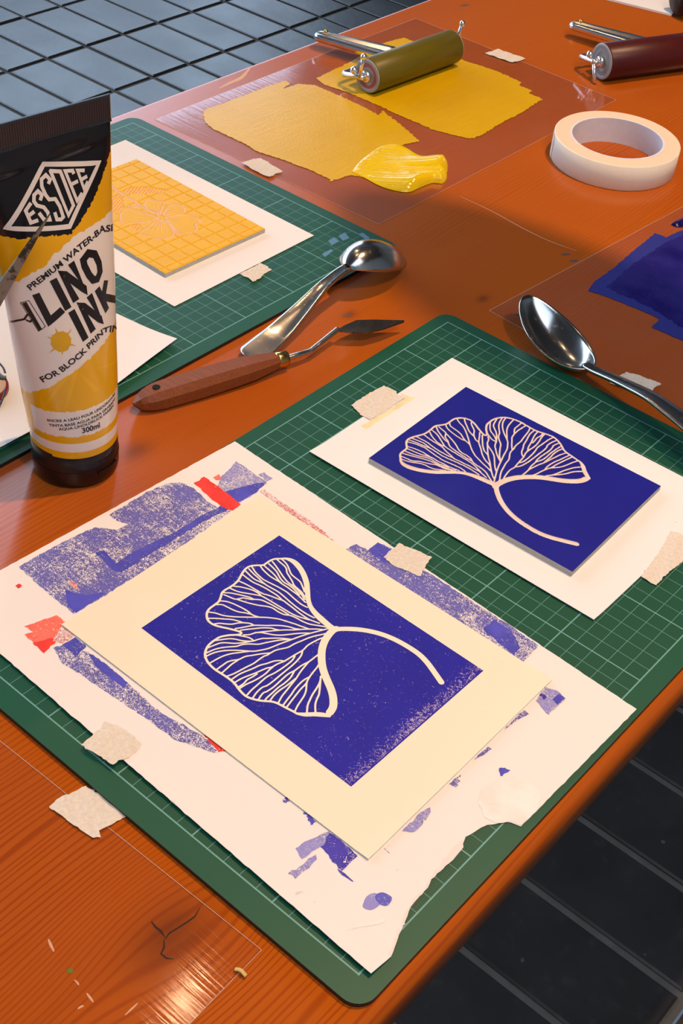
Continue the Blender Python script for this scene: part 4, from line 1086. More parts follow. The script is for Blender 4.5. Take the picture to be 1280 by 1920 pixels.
# ---------------------------------------------------------------- roll of masking tape
RX, RY, RO, RI, RH = -0.0600, 0.7500, 0.0550, 0.0395, 0.0225
t = thing('masking_tape_roll', 'roll of cream masking tape standing flat on the wood', 'tape roll', (RX, RY, 0.0001))
part('tape_winding', t, lathe([(RI + 0.002, RH), (RO - 0.0008, RH), (RO, RH - 0.0006), (RO, 0.0006), (RO - 0.0008, 0.0), (RI + 0.002, 0.0)], (RX, RY, 0.0001), (0, 0, 1), 96, True), 'tape_roll_outer', None)
o = COL.objects['tape_winding']; o.data.materials.append(MAT['tape_roll_face'])
for p_ in o.data.polygons:
    n = p_.normal; p_.use_smooth = abs(n.z) < 0.5
    if n.z > 0.9 or n.z < -0.9: p_.material_index = 1
part('cardboard_core', t, lathe([(RI, RH + 0.0002), (RI + 0.002, RH + 0.0002), (RI + 0.002, 0), (RI, 0)], (RX, RY, 0.0001), (0, 0, 1), 96, True), 'tape_core', None)
tp = upoly(crop(980, 0, 4.267, [(205, 1240), (240, 1100), (260, 1120), (225, 1280)]), 0.01)
# loose end of the tape on the outside
a0 = math.radians(-150)
part('tape_end', t, lathe([(RO + 0.0003, RH), (RO + 0.0003, 0.0004)], (RX, RY, 0.0001), (0, 0, 1), 96)[0:1] and
     ([(RX + (RO + 0.0003) * math.cos(a0 + 0.02 * i), RY + (RO + 0.0003) * math.sin(a0 + 0.02 * i), 0.0005 + h * (RH - 0.0006)) for i in range(12) for h in (0, 1)],
      [(2 * i, 2 * i + 2, 2 * i + 3, 2 * i + 1) for i in range(11)]), 'tape_roll_outer', True)

# ---------------------------------------------------------------- spoons
def spoon(label, A, ang, L, wbowl, lbowl, flip, prof, hend):
    """A: bowl tip (x, y); ang: direction from the tip to the handle end; prof(s) -> centre line height"""
    ca, sa = math.cos(ang), math.sin(ang)
    t = thing('spoon', label, 'spoon', (A[0] + ca * lbowl / 2, A[1] + sa * lbowl / 2, 0))
    def pt(s, w, z): return (A[0] + ca * s - sa * w, A[1] + sa * s + ca * w, z)
    sgn = -1.0 if flip else 1.0; dep = 0.0165 if flip else 0.0125
    # bowl
    ns, nt = 40, 25; Vv, F = [], []
    for i in range(ns + 1):
        u = i / ns; s = lbowl * (0.5 - 0.5 * math.cos(math.pi * u)); x = s / lbowl
        hw = wbowl / 2 * max(0.0, (math.sin(math.pi * min(1, x * 0.985 + 0.004) ** 1.06))) ** 0.48
        hw = max(hw, 0.0035 if x > 0.5 else 0.0004)
        for j in range(nt + 1):
            q = -1 + 2 * j / nt
            prof_d = max(0, 1 - (2 * abs(x - 0.52)) ** 2.3) ** 0.8 * (1 - abs(q) ** 2.4)
            Vv.append(pt(s, hw * q, prof(s) - sgn * dep * prof_d))
    for i in range(ns):
        for j in range(nt):
            F.append((i * (nt + 1) + j, (i + 1) * (nt + 1) + j, (i + 1) * (nt + 1) + j + 1, i * (nt + 1) + j + 1))
    b = part('bowl', t, (Vv, F), 'steel', True)
    md = b.modifiers.new('thick', 'SOLIDIFY'); md.thickness = 0.0013; md.offset = 0
    # handle: slightly domed strip widening to a rounded end
    Vv, F = [], []; ns, nt = 60, 10
    for i in range(ns + 1):
        u = i / ns; s = lbowl - 0.004 + (L - lbowl + 0.004) * u
        hw = 0.0035 + 0.0008 * math.sin(u * 3) + hend * bez(max(0, (u - 0.18) / 0.82))
        e = max(0.0, (u - 0.95) / 0.05); hw *= math.sqrt(max(0.02, 1 - e * e))
        for j in range(nt + 1):
            q = -1 + 2 * j / nt
            Vv.append(pt(s, hw * q, prof(s) + (-1 if flip else 1) * 0.0010 * (1 - q * q) * (1 - abs(1 - 2 * u)) ))
    for i in range(ns):
        for j in range(nt):
            F.append((i * (nt + 1) + j, (i + 1) * (nt + 1) + j, (i + 1) * (nt + 1) + j + 1, i * (nt + 1) + j + 1))
    h = part('handle', t, (Vv, F), 'steel', True)
    md = h.modifiers.new('thick', 'SOLIDIFY'); md.thickness = 0.0026; md.offset = 0
    return t
def interp(xs, ys_):
    xs = np.array(xs); ys_ = np.array(ys_)
    def f(s):
        k = float(np.interp(s, xs, ys_)); a = float(np.interp(s - 0.006, xs, ys_)); b = float(np.interp(s + 0.006, xs, ys_)); return (a + 2 * k + b) / 4
    return f
A = np.array(un2(985, 553, 0.028)); B = np.array(un2(1117, 699, 0.010)); E2 = np.array(un2(1280, 782, 0.028))
an2 = math.atan2(*(E2 - A)[::-1])
spoon('steel spoon lying face up on the clear sheet and green mat', A, an2, 0.200, 0.0395, 0.0735, False,
      interp([0, 0.02, 0.04, 0.06, 0.075, 0.10, 0.13, 0.16, 0.20], [0.0275, 0.0200, 0.0150, 0.0120, 0.0120, 0.0185, 0.0250, 0.0260, 0.0240]), 0.0030)
A = np.array(un2(748, 482, 0.0045)); E2 = np.array(un2(467, 671, 0.004))
an1 = math.atan2(*(E2 - A)[::-1])
spoon('tarnished steel spoon lying face down across the mat corner', A, an1, float(np.linalg.norm(E2 - A)) + 0.001, 0.0395, 0.070, True,
      interp([0, 0.02, 0.04, 0.065, 0.078, 0.10, 0.125, 0.15, 0.182], [0.0050, 0.0105, 0.0175, 0.0255, 0.0265, 0.0240, 0.0155, 0.0080, 0.0035]), 0.0068)

# ---------------------------------------------------------------- palette knives
def octagon(path, rads):
    # eight-sided handle with a broad flat top
    path = np.array(path); d = path[-1] - path[0]; d /= np.linalg.norm(d)
    up_ = np.array([0, 0, 1.0]) - d * d[2]; up_ /= np.linalg.norm(up_); sd = np.cross(d, up_)
    sec = [(1.0, -0.42), (1.0, 0.38), (0.62, 0.92), (-0.62, 0.92), (-1.0, 0.38), (-1.0, -0.42), (-0.58, -0.95), (0.58, -0.95)]
    Vv = [tuple(p + r * (a * sd + b * up_)) for p, r in zip(path, rads) for a, b in sec]; n = len(path); k = 8
    F = [(i * k + (j + 1) % k, i * k + j, (i + 1) * k + j, (i + 1) * k + (j + 1) % k) for i in range(n - 1) for j in range(k)]
    return Vv, [f[::-1] for f in F] + [tuple(range(k)), tuple((n - 1) * k + j for j in range(k))[::-1]]
def knife(label, pts, rad_handle, blade, loc, up=None, wood_pts=None):
    """pts: handle end, ferrule start, ferrule end, crank 1, crank 2 (world); blade: list of outline points (world) ; """
    he, fs, fe, c1_, c2_ = [np.array(p) for p in pts]
    t = thing('palette_knife', label, 'palette knife', loc)
    n = 26; path = [he + (fs - he) * (i / n) for i in range(n + 1)]
    rads = []
    for i in range(n + 1):
        u = i / n; r = 0.62 + 0.38 * math.sin(math.pi * min(1, 0.18 + u * 0.75)) ** 0.8
        if u < 0.16: r *= math.sqrt(max(0.03, 1 - (1 - u / 0.16) ** 2)) * 0.9 + 0.1 * (u / 0.16)
        if u > 0.8: r *= 1 - 0.22 * (u - 0.8) / 0.2
        rads.append(rad_handle * r)
    h = part('handle', t, octagon(path, rads), 'handle_wood', None, 'oiled wooden handle')
    d = (fs - he) / np.linalg.norm(fs - he); x, y, _ = frame_for(d)
    part('ferrule', t, lathe([(rads[-1] * 1.02, -0.001), (rads[-1] * 1.06, 0.0005), (rads[-1] * 0.98, np.linalg.norm(fe - fs) * 0.9), (0.0028, np.linalg.norm(fe - fs))], fs, fe - fs, 24), 'brass', True, 'brass ferrule')
    neck = catmull([fe - d * 0.004, fe + d * 0.006, c1_ + (fe - c1_) * 0.12, c1_, c1_ + (c2_ - c1_) * 0.15, c1_ + (c2_ - c1_) * 0.85, c2_], 4)
    part('neck', t, sweep(neck, [0.0023] * 6 + [0.0021] * (len(neck) - 6), 10, True, (1.0, 0.85)), 'steel', True)
    b = [np.array(q) for q in blade]; nrm = np.cross(b[1] - b[0], b[2] - b[0]); nrm /= np.linalg.norm(nrm); k = len(b)
    th = nrm * 0.0005
    vv = [tuple(q + th) for q in b] + [tuple(q - th) for q in b]
    ff = [tuple(range(k)), tuple(range(2 * k - 1, k - 1, -1))] + [(i, (i + 1) % k, (i + 1) % k + k, i + k) for i in range(k)]
    part('blade', t, (vv, [q[::-1] for q in ff]), 'blade_steel')
    # hanging hole near the end of the handle
    hp = he + (fs - he) * 0.155; 
    up_ = np.array([0, 0, 1.0]) if abs(d[2]) < 0.5 else np.array([0.5, -0.6, 0.6]); up_ = up_ - d * (up_ @ d); up_ /= np.linalg.norm(up_)
    top = hp + up_ * rads[4] * 0.92
    part('hang_hole', t, lathe([(0.0026, -0.0006), (0.0026, 0.00025), (0.0022, 0.0003)], top, up_, 16), 'hole_dark')
    return t
hz = 0.0082
P = [un(250, 758, 0.0065), un(520, 676, hz), un(540, 671, hz), un(582, 658, 0.0075), un(633, 617, 0.0110)]
bl = [un(630, 620, 0.0110), un(645, 611, 0.0110), un(668, 601, 0.0108), un(700, 600, 0.0105), un(758, 601.5, 0.0095), un(757, 604, 0.0095), un(720, 617, 0.0102), un(690, 624, 0.0108), un(660, 624, 0.0110), un(640, 622, 0.0110)]
knife('palette knife with wooden handle and diamond blade beside the face-down spoon', P, 0.0092, bl, tuple(un(400, 715, 0.0)))
# ---------------------------------------------------------------- rollers
def roller(label, e0, e1_, r, rubber, core, tipp, zt, peg_up, group=None):
    """e0 / e1_: axle end points on the table (x, y); tipp: handle end (x, y), zt its height"""
    a = np.array([*e0, r + 0.0004 + ZA]); b = np.array([*e1_, r + 0.0004 + ZA]); ax = (b - a) / np.linalg.norm(b - a); Ln = float(np.linalg.norm(b - a))
    t = thing('ink_roller', label, 'roller', (float((a[0] + b[0]) / 2), float((a[1] + b[1]) / 2), 0.0))
    part('rubber_roll', t, lathe([(r - 0.0035, 0.0), (r - 0.0008, 0.0), (r, 0.0008), (r, Ln - 0.0008), (r - 0.0008, Ln), (r - 0.0035, Ln)], a, ax, 64), rubber, True)
    for c, d in ((a, -1), (b, 1)):
        cp = part('end_cap', t, lathe([(r - 0.0034, -0.001), (r - 0.0034, 0.0006), (0.009, 0.0009), (0.008, 0.0002), (0.0045, 0.0002)], c, ax * d, 40), core, None)
        part('end_ring', t, lathe([(r - 0.0012, 0.0), (r - 0.0004, 0.0004), (r - 0.0012, 0.0009), (r - 0.0040, 0.0009), (r - 0.0044, 0.0004)], c, ax * d, 48), 'rim_grey', True)
        part('axle_nut', t, lathe([(0.0050, 0.0), (0.0055, 0.001), (0.0050, 0.0040), (0.0030, 0.0046)], c + ax * d * 0.0004, ax * d, 18), 'chrome', True)
    o_ = COL.objects
    tp_ = np.array([*tipp, zt]); mid = (a + b) / 2; back = tp_ - mid; back[2] = 0; back = back - ax * (back @ ax); back /= np.linalg.norm(back)
    up_ = np.array([0, 0, 1.0]); sgn = 1.0 if peg_up else -1.0
    off = r + 0.010
    yk = mid + back * off - up_ * 0.003
    # wire yoke: bar behind the roll and two arms down to the axle
    arm = 0.0085
    pts = [a - ax * 0.004, a - ax * (arm - 0.001), a - ax * arm + back * 0.004 + up_ * 0.000, a - ax * arm + back * (off - 0.004) - up_ * 0.004, a - ax * (arm - 0.004) + back * off - up_ * 0.005,
           b + ax * (arm - 0.004) + back * off - up_ * 0.005, b + ax * arm + back * (off - 0.004) - up_ * 0.004, b + ax * arm + back * 0.004 + up_ * 0.000, b + ax * (arm - 0.001), b + ax * 0.004]
    part('yoke_wire', t, sweep(pts, 0.0024, 12), 'chrome', True)
    for c, d in ((a, -1), (b, 1)):
        ft = c + ax * d * arm + back * 0.002 
        e = ft + up_ * sgn * (0.021 if sgn > 0 else r + 0.0) - back * (0.004 if sgn > 0 else 0.0105) + ax * d * 0.0015
        p_ = part('rest_peg', t, sweep([ft, ft + (e - ft) * 0.5, e], 0.0019, 10), 'chrome', True)
        part('ball_end', p_, ball(e if sgn > 0 else ft, 0.0031), 'chrome', True)
        part('ball_end', p_, ball(c + ax * d * arm + back * 0.010 + up_ * 0.004, 0.0036), 'chrome', True)
    # handle: folded channel of bright metal
    d = tp_ - yk; Lh = np.linalg.norm(d); dd = d / Lh; side = np.cross(dd, up_); side /= np.linalg.norm(side); hup = np.cross(side, dd)
    Vv, F = [], []; n = 24; sec = [(-1, -0.6), (-1.0, 0.5), (-0.8, 0.95), (-0.35, 0.95), (-0.12, 0.2), (0.12, 0.2), (0.35, 0.95), (0.8, 0.95), (1.0, 0.5), (1, -0.6), (0.8, -0.6), (0, -0.3), (-0.8, -0.6)]
    for i in range(n + 1):
        u = i / n; w = 0.0130 - 0.0062 * u; h = 0.0050 - 0.001 * u
        e = max(0, (u - 0.93) / 0.07); w *= math.sqrt(max(0.12, 1 - e * e)); h *= math.sqrt(max(0.2, 1 - e * e))
        c = yk + d * u 
        for sx, sz in sec: Vv.append(tuple(c + side * w * sx + hup * h * sz))
    k = len(sec)
    for i in range(n):
        for j in range(k): F.append((i * k + j, i * k + (j + 1) % k, (i + 1) * k + (j + 1) % k, (i + 1) * k + j))
    F += [tuple(range(k))[::-1], tuple(n * k + j for j in range(k))]
    hd = part('handle', t, (Vv, [q[::-1] for q in F]), 'chrome', True, 'bright folded metal handle')
    part('rivet', hd, ball(tuple(tp_ - dd * 0.012 + hup * 0.0062), 0.0022), 'brass', True)
    return t
R1 = 0.0160
e0 = un2(689, 143, R1 + ZA); e1_ = un2(846, 88, R1 + ZA)
roller('olive rubber ink roller with bright metal handle on the yellow ink', e0, e1_, R1, 'olive_rubber', 'pink_core', un2(590, 66, 0.0125), 0.0125, True)
R2 = 0.0175
e0 = un2(1128, 117, R2); q0 = un2(1290, 96, R2)
dr = np.array(q0) - np.array(e0); dr /= np.linalg.norm(dr)
roller('dark red rubber ink roller with bright metal handle on bare wood', e0, tuple(np.array(e0) + dr * 0.148), R2, 'red_rubber', 'grey_core', un2(1068, 46, 0.0130), 0.0130, False)

# ---------------------------------------------------------------- the ink tube
TC = np.array([-0.0630, 0.1405]); TWD = np.array([0.120, 0.993]); TWD /= np.linalg.norm(TWD); TN = np.array([TWD[1], -TWD[0]])
Z_CAP, Z_CR, Z_TOP = 0.0262, 0.2085, 0.2225
def tsec(z):
    t = min(1.0, max(0.0, (z - 0.030) / (Z_CR - 0.030)))
    a = 0.0253 + 0.0132 * t ** 0.85; b = 0.0253 * (1 - t ** 1.7) ** 0.80 + 0.0010
    c = TC + np.array([-0.0045, 0.0]) * t
    return a, b, c
_th = np.linspace(-math.pi, math.pi, 721)
_cache = {}
def tarc(z):
    k = round(z, 5)
    if k not in _cache:
        a, b, c = tsec(z); P = np.stack([a * np.sin(_th), b * np.cos(_th)], -1)
        L = np.concatenate([[0], np.cumsum(np.hypot(*np.diff(P, axis=0).T))]); L -= L[360]
        _cache[k] = (a, b, c, L)
    return _cache[k]
def tdent(th, z):      # squeezed walls: shallow dents
    d = 0.0007 * np.sin(z * 95 + 2.2 * np.sin(th)) * np.exp(-((z - 0.15) / 0.05) ** 2) * np.cos(th)
    zr = 0.2000 + 0.0015 * np.sin(th * 1.3 + 0.5)          # fold below the seal
    return d + 0.0020 * np.exp(-((z - zr) / 0.0024) ** 2) * np.clip(np.cos(th), 0, 1) * (0.6 + 0.4 * np.sin(th * 5))
def tsurf(s_, z, off=0.0):
    a, b, c, L = tarc(z); th = float(np.interp(s_, L, _th))
    n = np.array([math.sin(th) / a, math.cos(th) / b]); n /= np.hypot(*n)
    u = a * math.sin(th) + off * n[0]; w = b * math.cos(th) + off * n[1] + tdent(th, z)
    xy = c + TWD * u + TN * w
    return np.array([xy[0], xy[1], z])
_gs = np.linspace(-0.055, 0.055, 45); _gz = np.linspace(0.028, 0.208, 61)
_gp = project(np.array([[tsurf(s_, z) for z in _gz] for s_ in _gs]))
def tpix(px, py):
    """photo pixel -> (s, z) on the front of the tube"""
    d = np.hypot(_gp[..., 0] - px, _gp[..., 1] - py)
    # keep to the side facing the camera
    i, j = np.unravel_index(np.argmin(d + 400.0 * (np.abs(_gs)[:, None] > 0.047)), d.shape); q = np.array([_gs[i], _gz[j]])
    for _ in range(12):
        f0 = project(tsurf(*q)) - (px, py)
        J = np.stack([(project(tsurf(q[0] + 1e-4, q[1])) - (px, py) - f0) / 1e-4, (project(tsurf(q[0], q[1] + 1e-4)) - (px, py) - f0) / 1e-4], -1)
        try: st_ = np.linalg.solve(J, -f0)
        except np.linalg.LinAlgError: break
        q = q + np.clip(st_, -0.004, 0.004); q[1] = min(max(q[1], 0.027), 0.2084); q[0] = min(max(q[0], -0.06), 0.06)
    return (float(q[0]), float(q[1]))
def tpoly(pts): return [tpix(x, y) for x, y in pts]
tube = thing('ink_tube', 'tall yellow and black ink tube standing on its cap', 'ink tube', (float(TC[0]), float(TC[1]), 0.0))
# printed zones as signed distances over (s, z)
def poly_sd(S_, Zg, poly):
    P = np.stack([S_.ravel(), Zg.ravel()], -1); ins = inpoly(P, poly); D = np.full(len(P), 1.0); n = len(poly)
    for i in range(n):
        a = np.array(poly[i]); b = np.array(poly[(i + 1) % n]); d = b - a; L2 = d @ d + 1e-18
        t = np.clip(((P - a) @ d) / L2, 0, 1); D = np.minimum(D, np.hypot(*(P - a - t[:, None] * d).T))
    return np.where(ins, -D, D).reshape(S_.shape)
def ragged(poly, step=0.0011, jit=0.00042): return densify(poly, step, jit)
ct = lambda p: crop(20, 400, 6.4, p)
cl = lambda p: crop(0, 280, 6.095, p)
cb = lambda p: crop(50, 640, 7.53, p)
white_top = tpoly(ct([(25, 820), (120, 800), (240, 720), (400, 650), (500, 510), (620, 410), (760, 270), (900, 190), (1000, 130)]))
white_bot = tpoly(cb([(10, 722), (100, 705), (330, 655), (400, 610), (490, 540), (620, 470), (700, 405), (830, 290), (950, 180), (1060, 60)]))
def extend(l, ds0, ds1):
    a, b = np.array(l[0]), np.array(l[1]); c, d = np.array(l[-2]), np.array(l[-1])
    k0 = (b - a)[1] / (b - a)[0] * 0.3; k1 = (d - c)[1] / (d - c)[0]
    return [(a[0] - ds0, a[1] - k0 * ds0)] + [tuple(q) for q in l] + [(d[0] + ds1, d[1] + k1 * ds1 * 0.9)]
wt = extend(white_top, 0.03, 0.02); wb = extend(white_bot, 0.03, 0.02)
white_main = densify(wt, 0.0011, 0.00040, False) + densify(wb[::-1], 0.0011, 0.00040, False)
strip = tpoly(cb([(75, 1015), (200, 1035), (350, 1040), (560, 1005), (750, 960), (950, 880), (1080, 790), (1150, 720)]))
stripb = tpoly(cb([(135, 1340), (260, 1355), (500, 1350)]) + crop(0, 540, 3.765, [(530, 1062), (640, 1022), (720, 985), (770, 950)]))
z_st = float(np.mean([q[1] for q in strip[2:6]])); z_sb = float(np.mean([q[1] for q in stripb[2:5]]))
s0 = strip[0][0]
white_strip = ragged([(s0, z_sb), (0.046, z_sb), (0.046, z_st), (s0, z_st)], 0.0011, 0.00030)
ring_t = tpix(*crop(0, 540, 3.765, [(450, 1100)])[0])[1]; ring_b = tpix(*crop(0, 540, 3.765, [(450, 1158)])[0])[1]
white_ring = [(-0.09, ring_b), (0.09, ring_b), (0.09, ring_t), (-0.09, ring_t)]
blk = tpoly(cl([(10, 985), (120, 1015), (240, 1030), (340, 1010), (560, 990), (700, 985), (830, 960), (850, 915), (900, 850), (970, 740), (1050, 600), (1110, 480), (1150, 370), (1172, 300)]))
bl_ = extend(blk, 0.03, 0.02)
black_zone = densify(bl_, 0.0010, 0.00040, False) + [(0.09, 0.30), (-0.09, 0.30)]
NS, NZ = 300, 330
zs_ = np.linspace(Z_CAP - 0.002, Z_CR, NZ); vv = np.zeros((NS, NZ, 3)); Sg = np.zeros((NS, NZ)); Zg = np.zeros((NS, NZ))
for j, z in enumerate(zs_):
    a, b, c, L = tarc(z); ss = np.linspace(L[0], L[-1], NS, endpoint=False); th = np.interp(ss, L, _th)
    xy = c[None] + TWD[None] * (a * np.sin(th))[:, None] + TN[None] * (b * np.cos(th))[:, None]
    dent = tdent(th, z)
    vv[:, j, :2] = xy + TN[None] * dent[:, None]; vv[:, j, 2] = z; Sg[:, j] = ss; Zg[:, j] = z
wsd = np.minimum.reduce([poly_sd(Sg, Zg, white_main), poly_sd(Sg, Zg, white_strip), poly_sd(Sg, Zg, white_ring)])
bsd = poly_sd(Sg, Zg, black_zone)
tint = 0.5 + 0.0 * Sg
for (pa, pb, w) in (((85, 760), (120, 700), 0.0035), ((120, 775), (138, 690), 0.003), ((150, 700), (178, 735), 0.003), ((182, 690), (200, 660), 0.003), ((75, 745), (82, 780), 0.0025)):
    tint += 0.35 * np.clip(1 - (stroke_sdf(np.linspace(-1, 1, 2), np.linspace(-1, 1, 2), []) .mean() * 0 + poly_sd(Sg, Zg, [tpix(*pa), tpix(*pb), (tpix(*pb)[0] + w, tpix(*pb)[1])])) / 0.0006, 0, 1)
idx = (np.arange(NS)[:, None] * NZ + np.arange(NZ - 1)[None, :]); idn = (((np.arange(NS) + 1) % NS)[:, None] * NZ + np.arange(NZ - 1)[None, :])
ff = np.stack([idx, idn, idn + 1, idx + 1], -1).reshape(-1, 4)
body = np_obj('tube_body', vv.reshape(-1, 3) - rootloc(tube), ff, 'tube_label', tube, {'tz': Zg, 'white': wsd, 'black': bsd, 'tint': np.clip(tint, 0, 1)})
# crimped seal
def crimp():
    n = 110; a, b, c = tsec(Z_CR); Vv, F = [], []; rows = [(Z_CR - 0.0005, 0.0011, 0), (Z_CR + 0.0012, 0.0008, 1), (Z_TOP - 0.0012, 0.0008, 1), (Z_TOP, 0.0006, 0)]
    for sd in (1, -1):
        b0 = len(Vv)
        for i in range(n + 1):
            u = -0.0387 + 0.0774 * i / n
            for z, th, rg in rows:
                r = 0.00030 * (1 if i % 2 else -1) * rg
                xy = c + TWD * u + TN * sd * (th + r) ; Vv.append((xy[0], xy[1], z))
        k = len(rows)
        for i in range(n):
            for j in range(k - 1):
                q = (b0 + i * k + j, b0 + (i + 1) * k + j, b0 + (i + 1) * k + j + 1, b0 + i * k + j + 1); F.append(q if sd > 0 else q[::-1])
    h = len(Vv) // 2; k = 4
    for i in range(n): F.append((i * k + 3, (i + 1) * k + 3, h + (i + 1) * k + 3, h + i * k + 3))
    for i in (0, n): 
        for j in range(3): F.append((i * k + j, i * k + j + 1, h + i * k + j + 1, h + i * k + j))
    return Vv, F
plain('seal_plastic', (0.030, 0.031, 0.036), 0.22, spec=0.7)
part('crimped_seal', tube, crimp(), 'seal_plastic')
# cap with flip lid
rc_ = 0.0255
cap = part('cap', tube, lathe([(0.0, 0.0004), (rc_ - 0.0022, 0.0004), (rc_ - 0.0004, 0.0022), (rc_, 0.0045), (rc_, Z_CAP - 0.0008), (rc_ - 0.0008, Z_CAP), (rc_ - 0.004, Z_CAP)], (*TC, 0), (0, 0, 1), 72), 'black_plastic', True)
def arcbox(a0, a1, z0, z1, r0, r1, k=14):
    Vv, F = [], []
    for i in range(k + 1):
        a = a0 + (a1 - a0) * i / k; d = TN * math.cos(a) + TWD * math.sin(a)
        for r, z in ((r0, z0), (r1, z0), (r1, z1), (r0, z1)): Vv.append((*(TC + d * r), z))
    for i in range(k):
        for j in range(4): F.append((i * 4 + j, (i + 1) * 4 + j, (i + 1) * 4 + (j + 1) % 4, i * 4 + (j + 1) % 4))
    F += [(0, 1, 2, 3), tuple(k * 4 + q for q in (3, 2, 1, 0))]
    return Vv, F
part('lid_tab', cap, arcbox(-0.05, 0.55, 0.0088, 0.0108, rc_ - 0.001, rc_ + 0.0012), 'black_plastic')
part('lid_seam', cap, arcbox(-math.pi, math.pi * 0.999, 0.0118, 0.0126, rc_ - 0.001, rc_ + 0.00035, 60), 'black_plastic')
part('thumb_recess', cap, arcbox(-0.02, 0.52, 0.0175, 0.0182, rc_ - 0.001, rc_ + 0.0006), 'black_plastic')
# printed shapes wrapped on the tube
def wrap(name, tris2, m, off, parent=None):
    """tris2: (verts (s, z), faces) -> mesh on the tube surface"""
    bm = bmesh.new(); vs_ = [bm.verts.new((x, y, 0)) for x, y in tris2[0]]
    for f in tris2[1]:
        try: bm.faces.new([vs_[i] for i in f])
        except ValueError: pass
    bmesh.ops.triangulate(bm, faces=bm.faces[:])
    for _ in range(4):
        e = [q for q in bm.edges if q.calc_length() > 0.0026]
        if not e: break
        bmesh.ops.subdivide_edges(bm, edges=e, cuts=1); bmesh.ops.triangulate(bm, faces=bm.faces[:])
    bm.verts.index_update()
    P = [tuple(tsurf(v.co.x, min(v.co.y, 0.2084), off)) for v in bm.verts]; F = [tuple(v.index for v in f.verts) for f in bm.faces]
    bm.free()
    # faces outward
    if F:
        a, b, c = [np.array(P[i]) for i in F[0]]; n = np.cross(b - a, c - a)
        if n[:2] @ TN < 0: F = [f[::-1] for f in F]
    return part(name, parent or tube, (P, F), m, True)
def strokes2(paths, w, cap_round=True):
    """thick strokes in (s, z) as polygons (verts, faces)"""
    Vv, F = [], []
    for pts in paths:
        pts = [np.array(p) for p in pts]; n = len(pts); L, R = [], []
        for i in range(n):
            d0 = pts[i] - pts[i - 1] if i else pts[1] - pts[0]; d1 = pts[i + 1] - pts[i] if i < n - 1 else d0
            d0 = d0 / np.linalg.norm(d0); d1 = d1 / np.linalg.norm(d1); d = d0 + d1; d /= max(1e-6, np.linalg.norm(d)); nn = np.array([-d[1], d[0]])
            k = 1 / max(0.6, d @ d0); e = (-d * w * 0.30 if i == 0 else (d * w * 0.30 if i == n - 1 else 0))
            L.append(pts[i] + nn * w / 2 * k + e); R.append(pts[i] - nn * w / 2 * k + e)
        b = len(Vv); Vv += [tuple(q) for q in L] + [tuple(q) for q in R]
        F += [(b + i, b + n + i, b + n + i + 1, b + i + 1) for i in range(n - 1)]
    return Vv, F
def pwid(pxw): return pxw / 3250.0
fr_pts = tpoly(cl([(75, 897), (498, 168), (1128, 152), (795, 880), (75, 897)]))
mid_t = lambda a, b, k: [tuple(np.array(a) + (np.array(b) - np.array(a)) * i / k) for i in range(k + 1)]
frame_path = []
for i in range(4): frame_path += mid_t(fr_pts[i], fr_pts[i + 1], 8)[(0 if i == 0 else 1):]
frame_path += [frame_path[1]]
logo = wrap('logo_frame', strokes2([frame_path], 0.0025), 'label_print_white', 0.00010)
logo['label'] = 'white diamond outline of the logo'
GL = [[(345, 622), (292, 700), (352, 838), (425, 812)], [(322, 762), (382, 716)],
      [(462, 570), (478, 520), (432, 476), (388, 522), (386, 592), (420, 640), (500, 662), (545, 720), (568, 802), (505, 805), (452, 735)],
      [(556, 382), (572, 345), (522, 292), (472, 342), (476, 422), (520, 520), (560, 572), (630, 566), (682, 650), (722, 772), (695, 800), (650, 800), (628, 730)],
      [(575, 246), (688, 252), (838, 640), (782, 752), (575, 246)],
      [(838, 268), (828, 242), (742, 246), (880, 588), (930, 508)], [(808, 402), (880, 366)],
      [(955, 240), (884, 240), (958, 450), (996, 376)], [(922, 348), (985, 312)]]
wrap('logo_lettering', strokes2([tpoly(cl(p)) for p in GL], 0.0019), 'label_print_white', 0.00011)['label'] = 'white block capitals inside the diamond'
BIG = [[(312, 990), (466, 1292), (604, 1172)], [(520, 815), (680, 1125)], [(775, 1030), (618, 728), (650, 735), (880, 905), (892, 925), (735, 615)],
       [(930, 478), (870, 560), (885, 630), (940, 740), (990, 800), (1040, 785), (1072, 700), (1060, 600), (1010, 490), (930, 478)],
       [(738, 1192), (890, 1495)], [(980, 1395), (838, 1108), (870, 1115), (1070, 1270), (1086, 1285), (952, 1002)],
       [(1045, 922), (1150, 1150)], [(1140, 830), (1110, 1000)], [(1105, 1000), (1165, 1060)]]
wrap('big_lettering', strokes2([tpoly(ct(p)) for p in BIG], 0.0041), 'black_print', 0.00010)['label'] = 'heavy black capitals slanting across the tube'
# little printed roller
RL = ct([(118, 1072), (218, 1046), (416, 1358), (334, 1414)])
def fillp(px): q = tpoly(px); return (q, [tuple(range(len(q)))])
wrap('printed_roller', fillp(ct([(135, 1080), (190, 1062), (380, 1395), (336, 1408)])), 'black_print', 0.00010)
wrap('printed_roller', strokes2([tpoly(RL + RL[:1])], 0.0004), 'black_print', 0.00010)
wrap('printed_roller', strokes2([tpoly(ct([(0, 1300), (80, 1285), (165, 1268), (200, 1215), (240, 1210), (270, 1260), (235, 1300), (190, 1280)]))], 0.0011), 'black_print', 0.00012)
sp0 = np.array(tpix(*ct([(605, 1540)])[0])); spl = []
_sr = [1.0, 0.93, 1.55, 0.95, 1.0, 0.9, 1.45, 0.92, 1.05, 1.35, 0.9, 1.0, 0.94, 1.6, 0.9, 1.0, 1.3, 0.95, 1.0, 0.9, 1.5, 0.93]
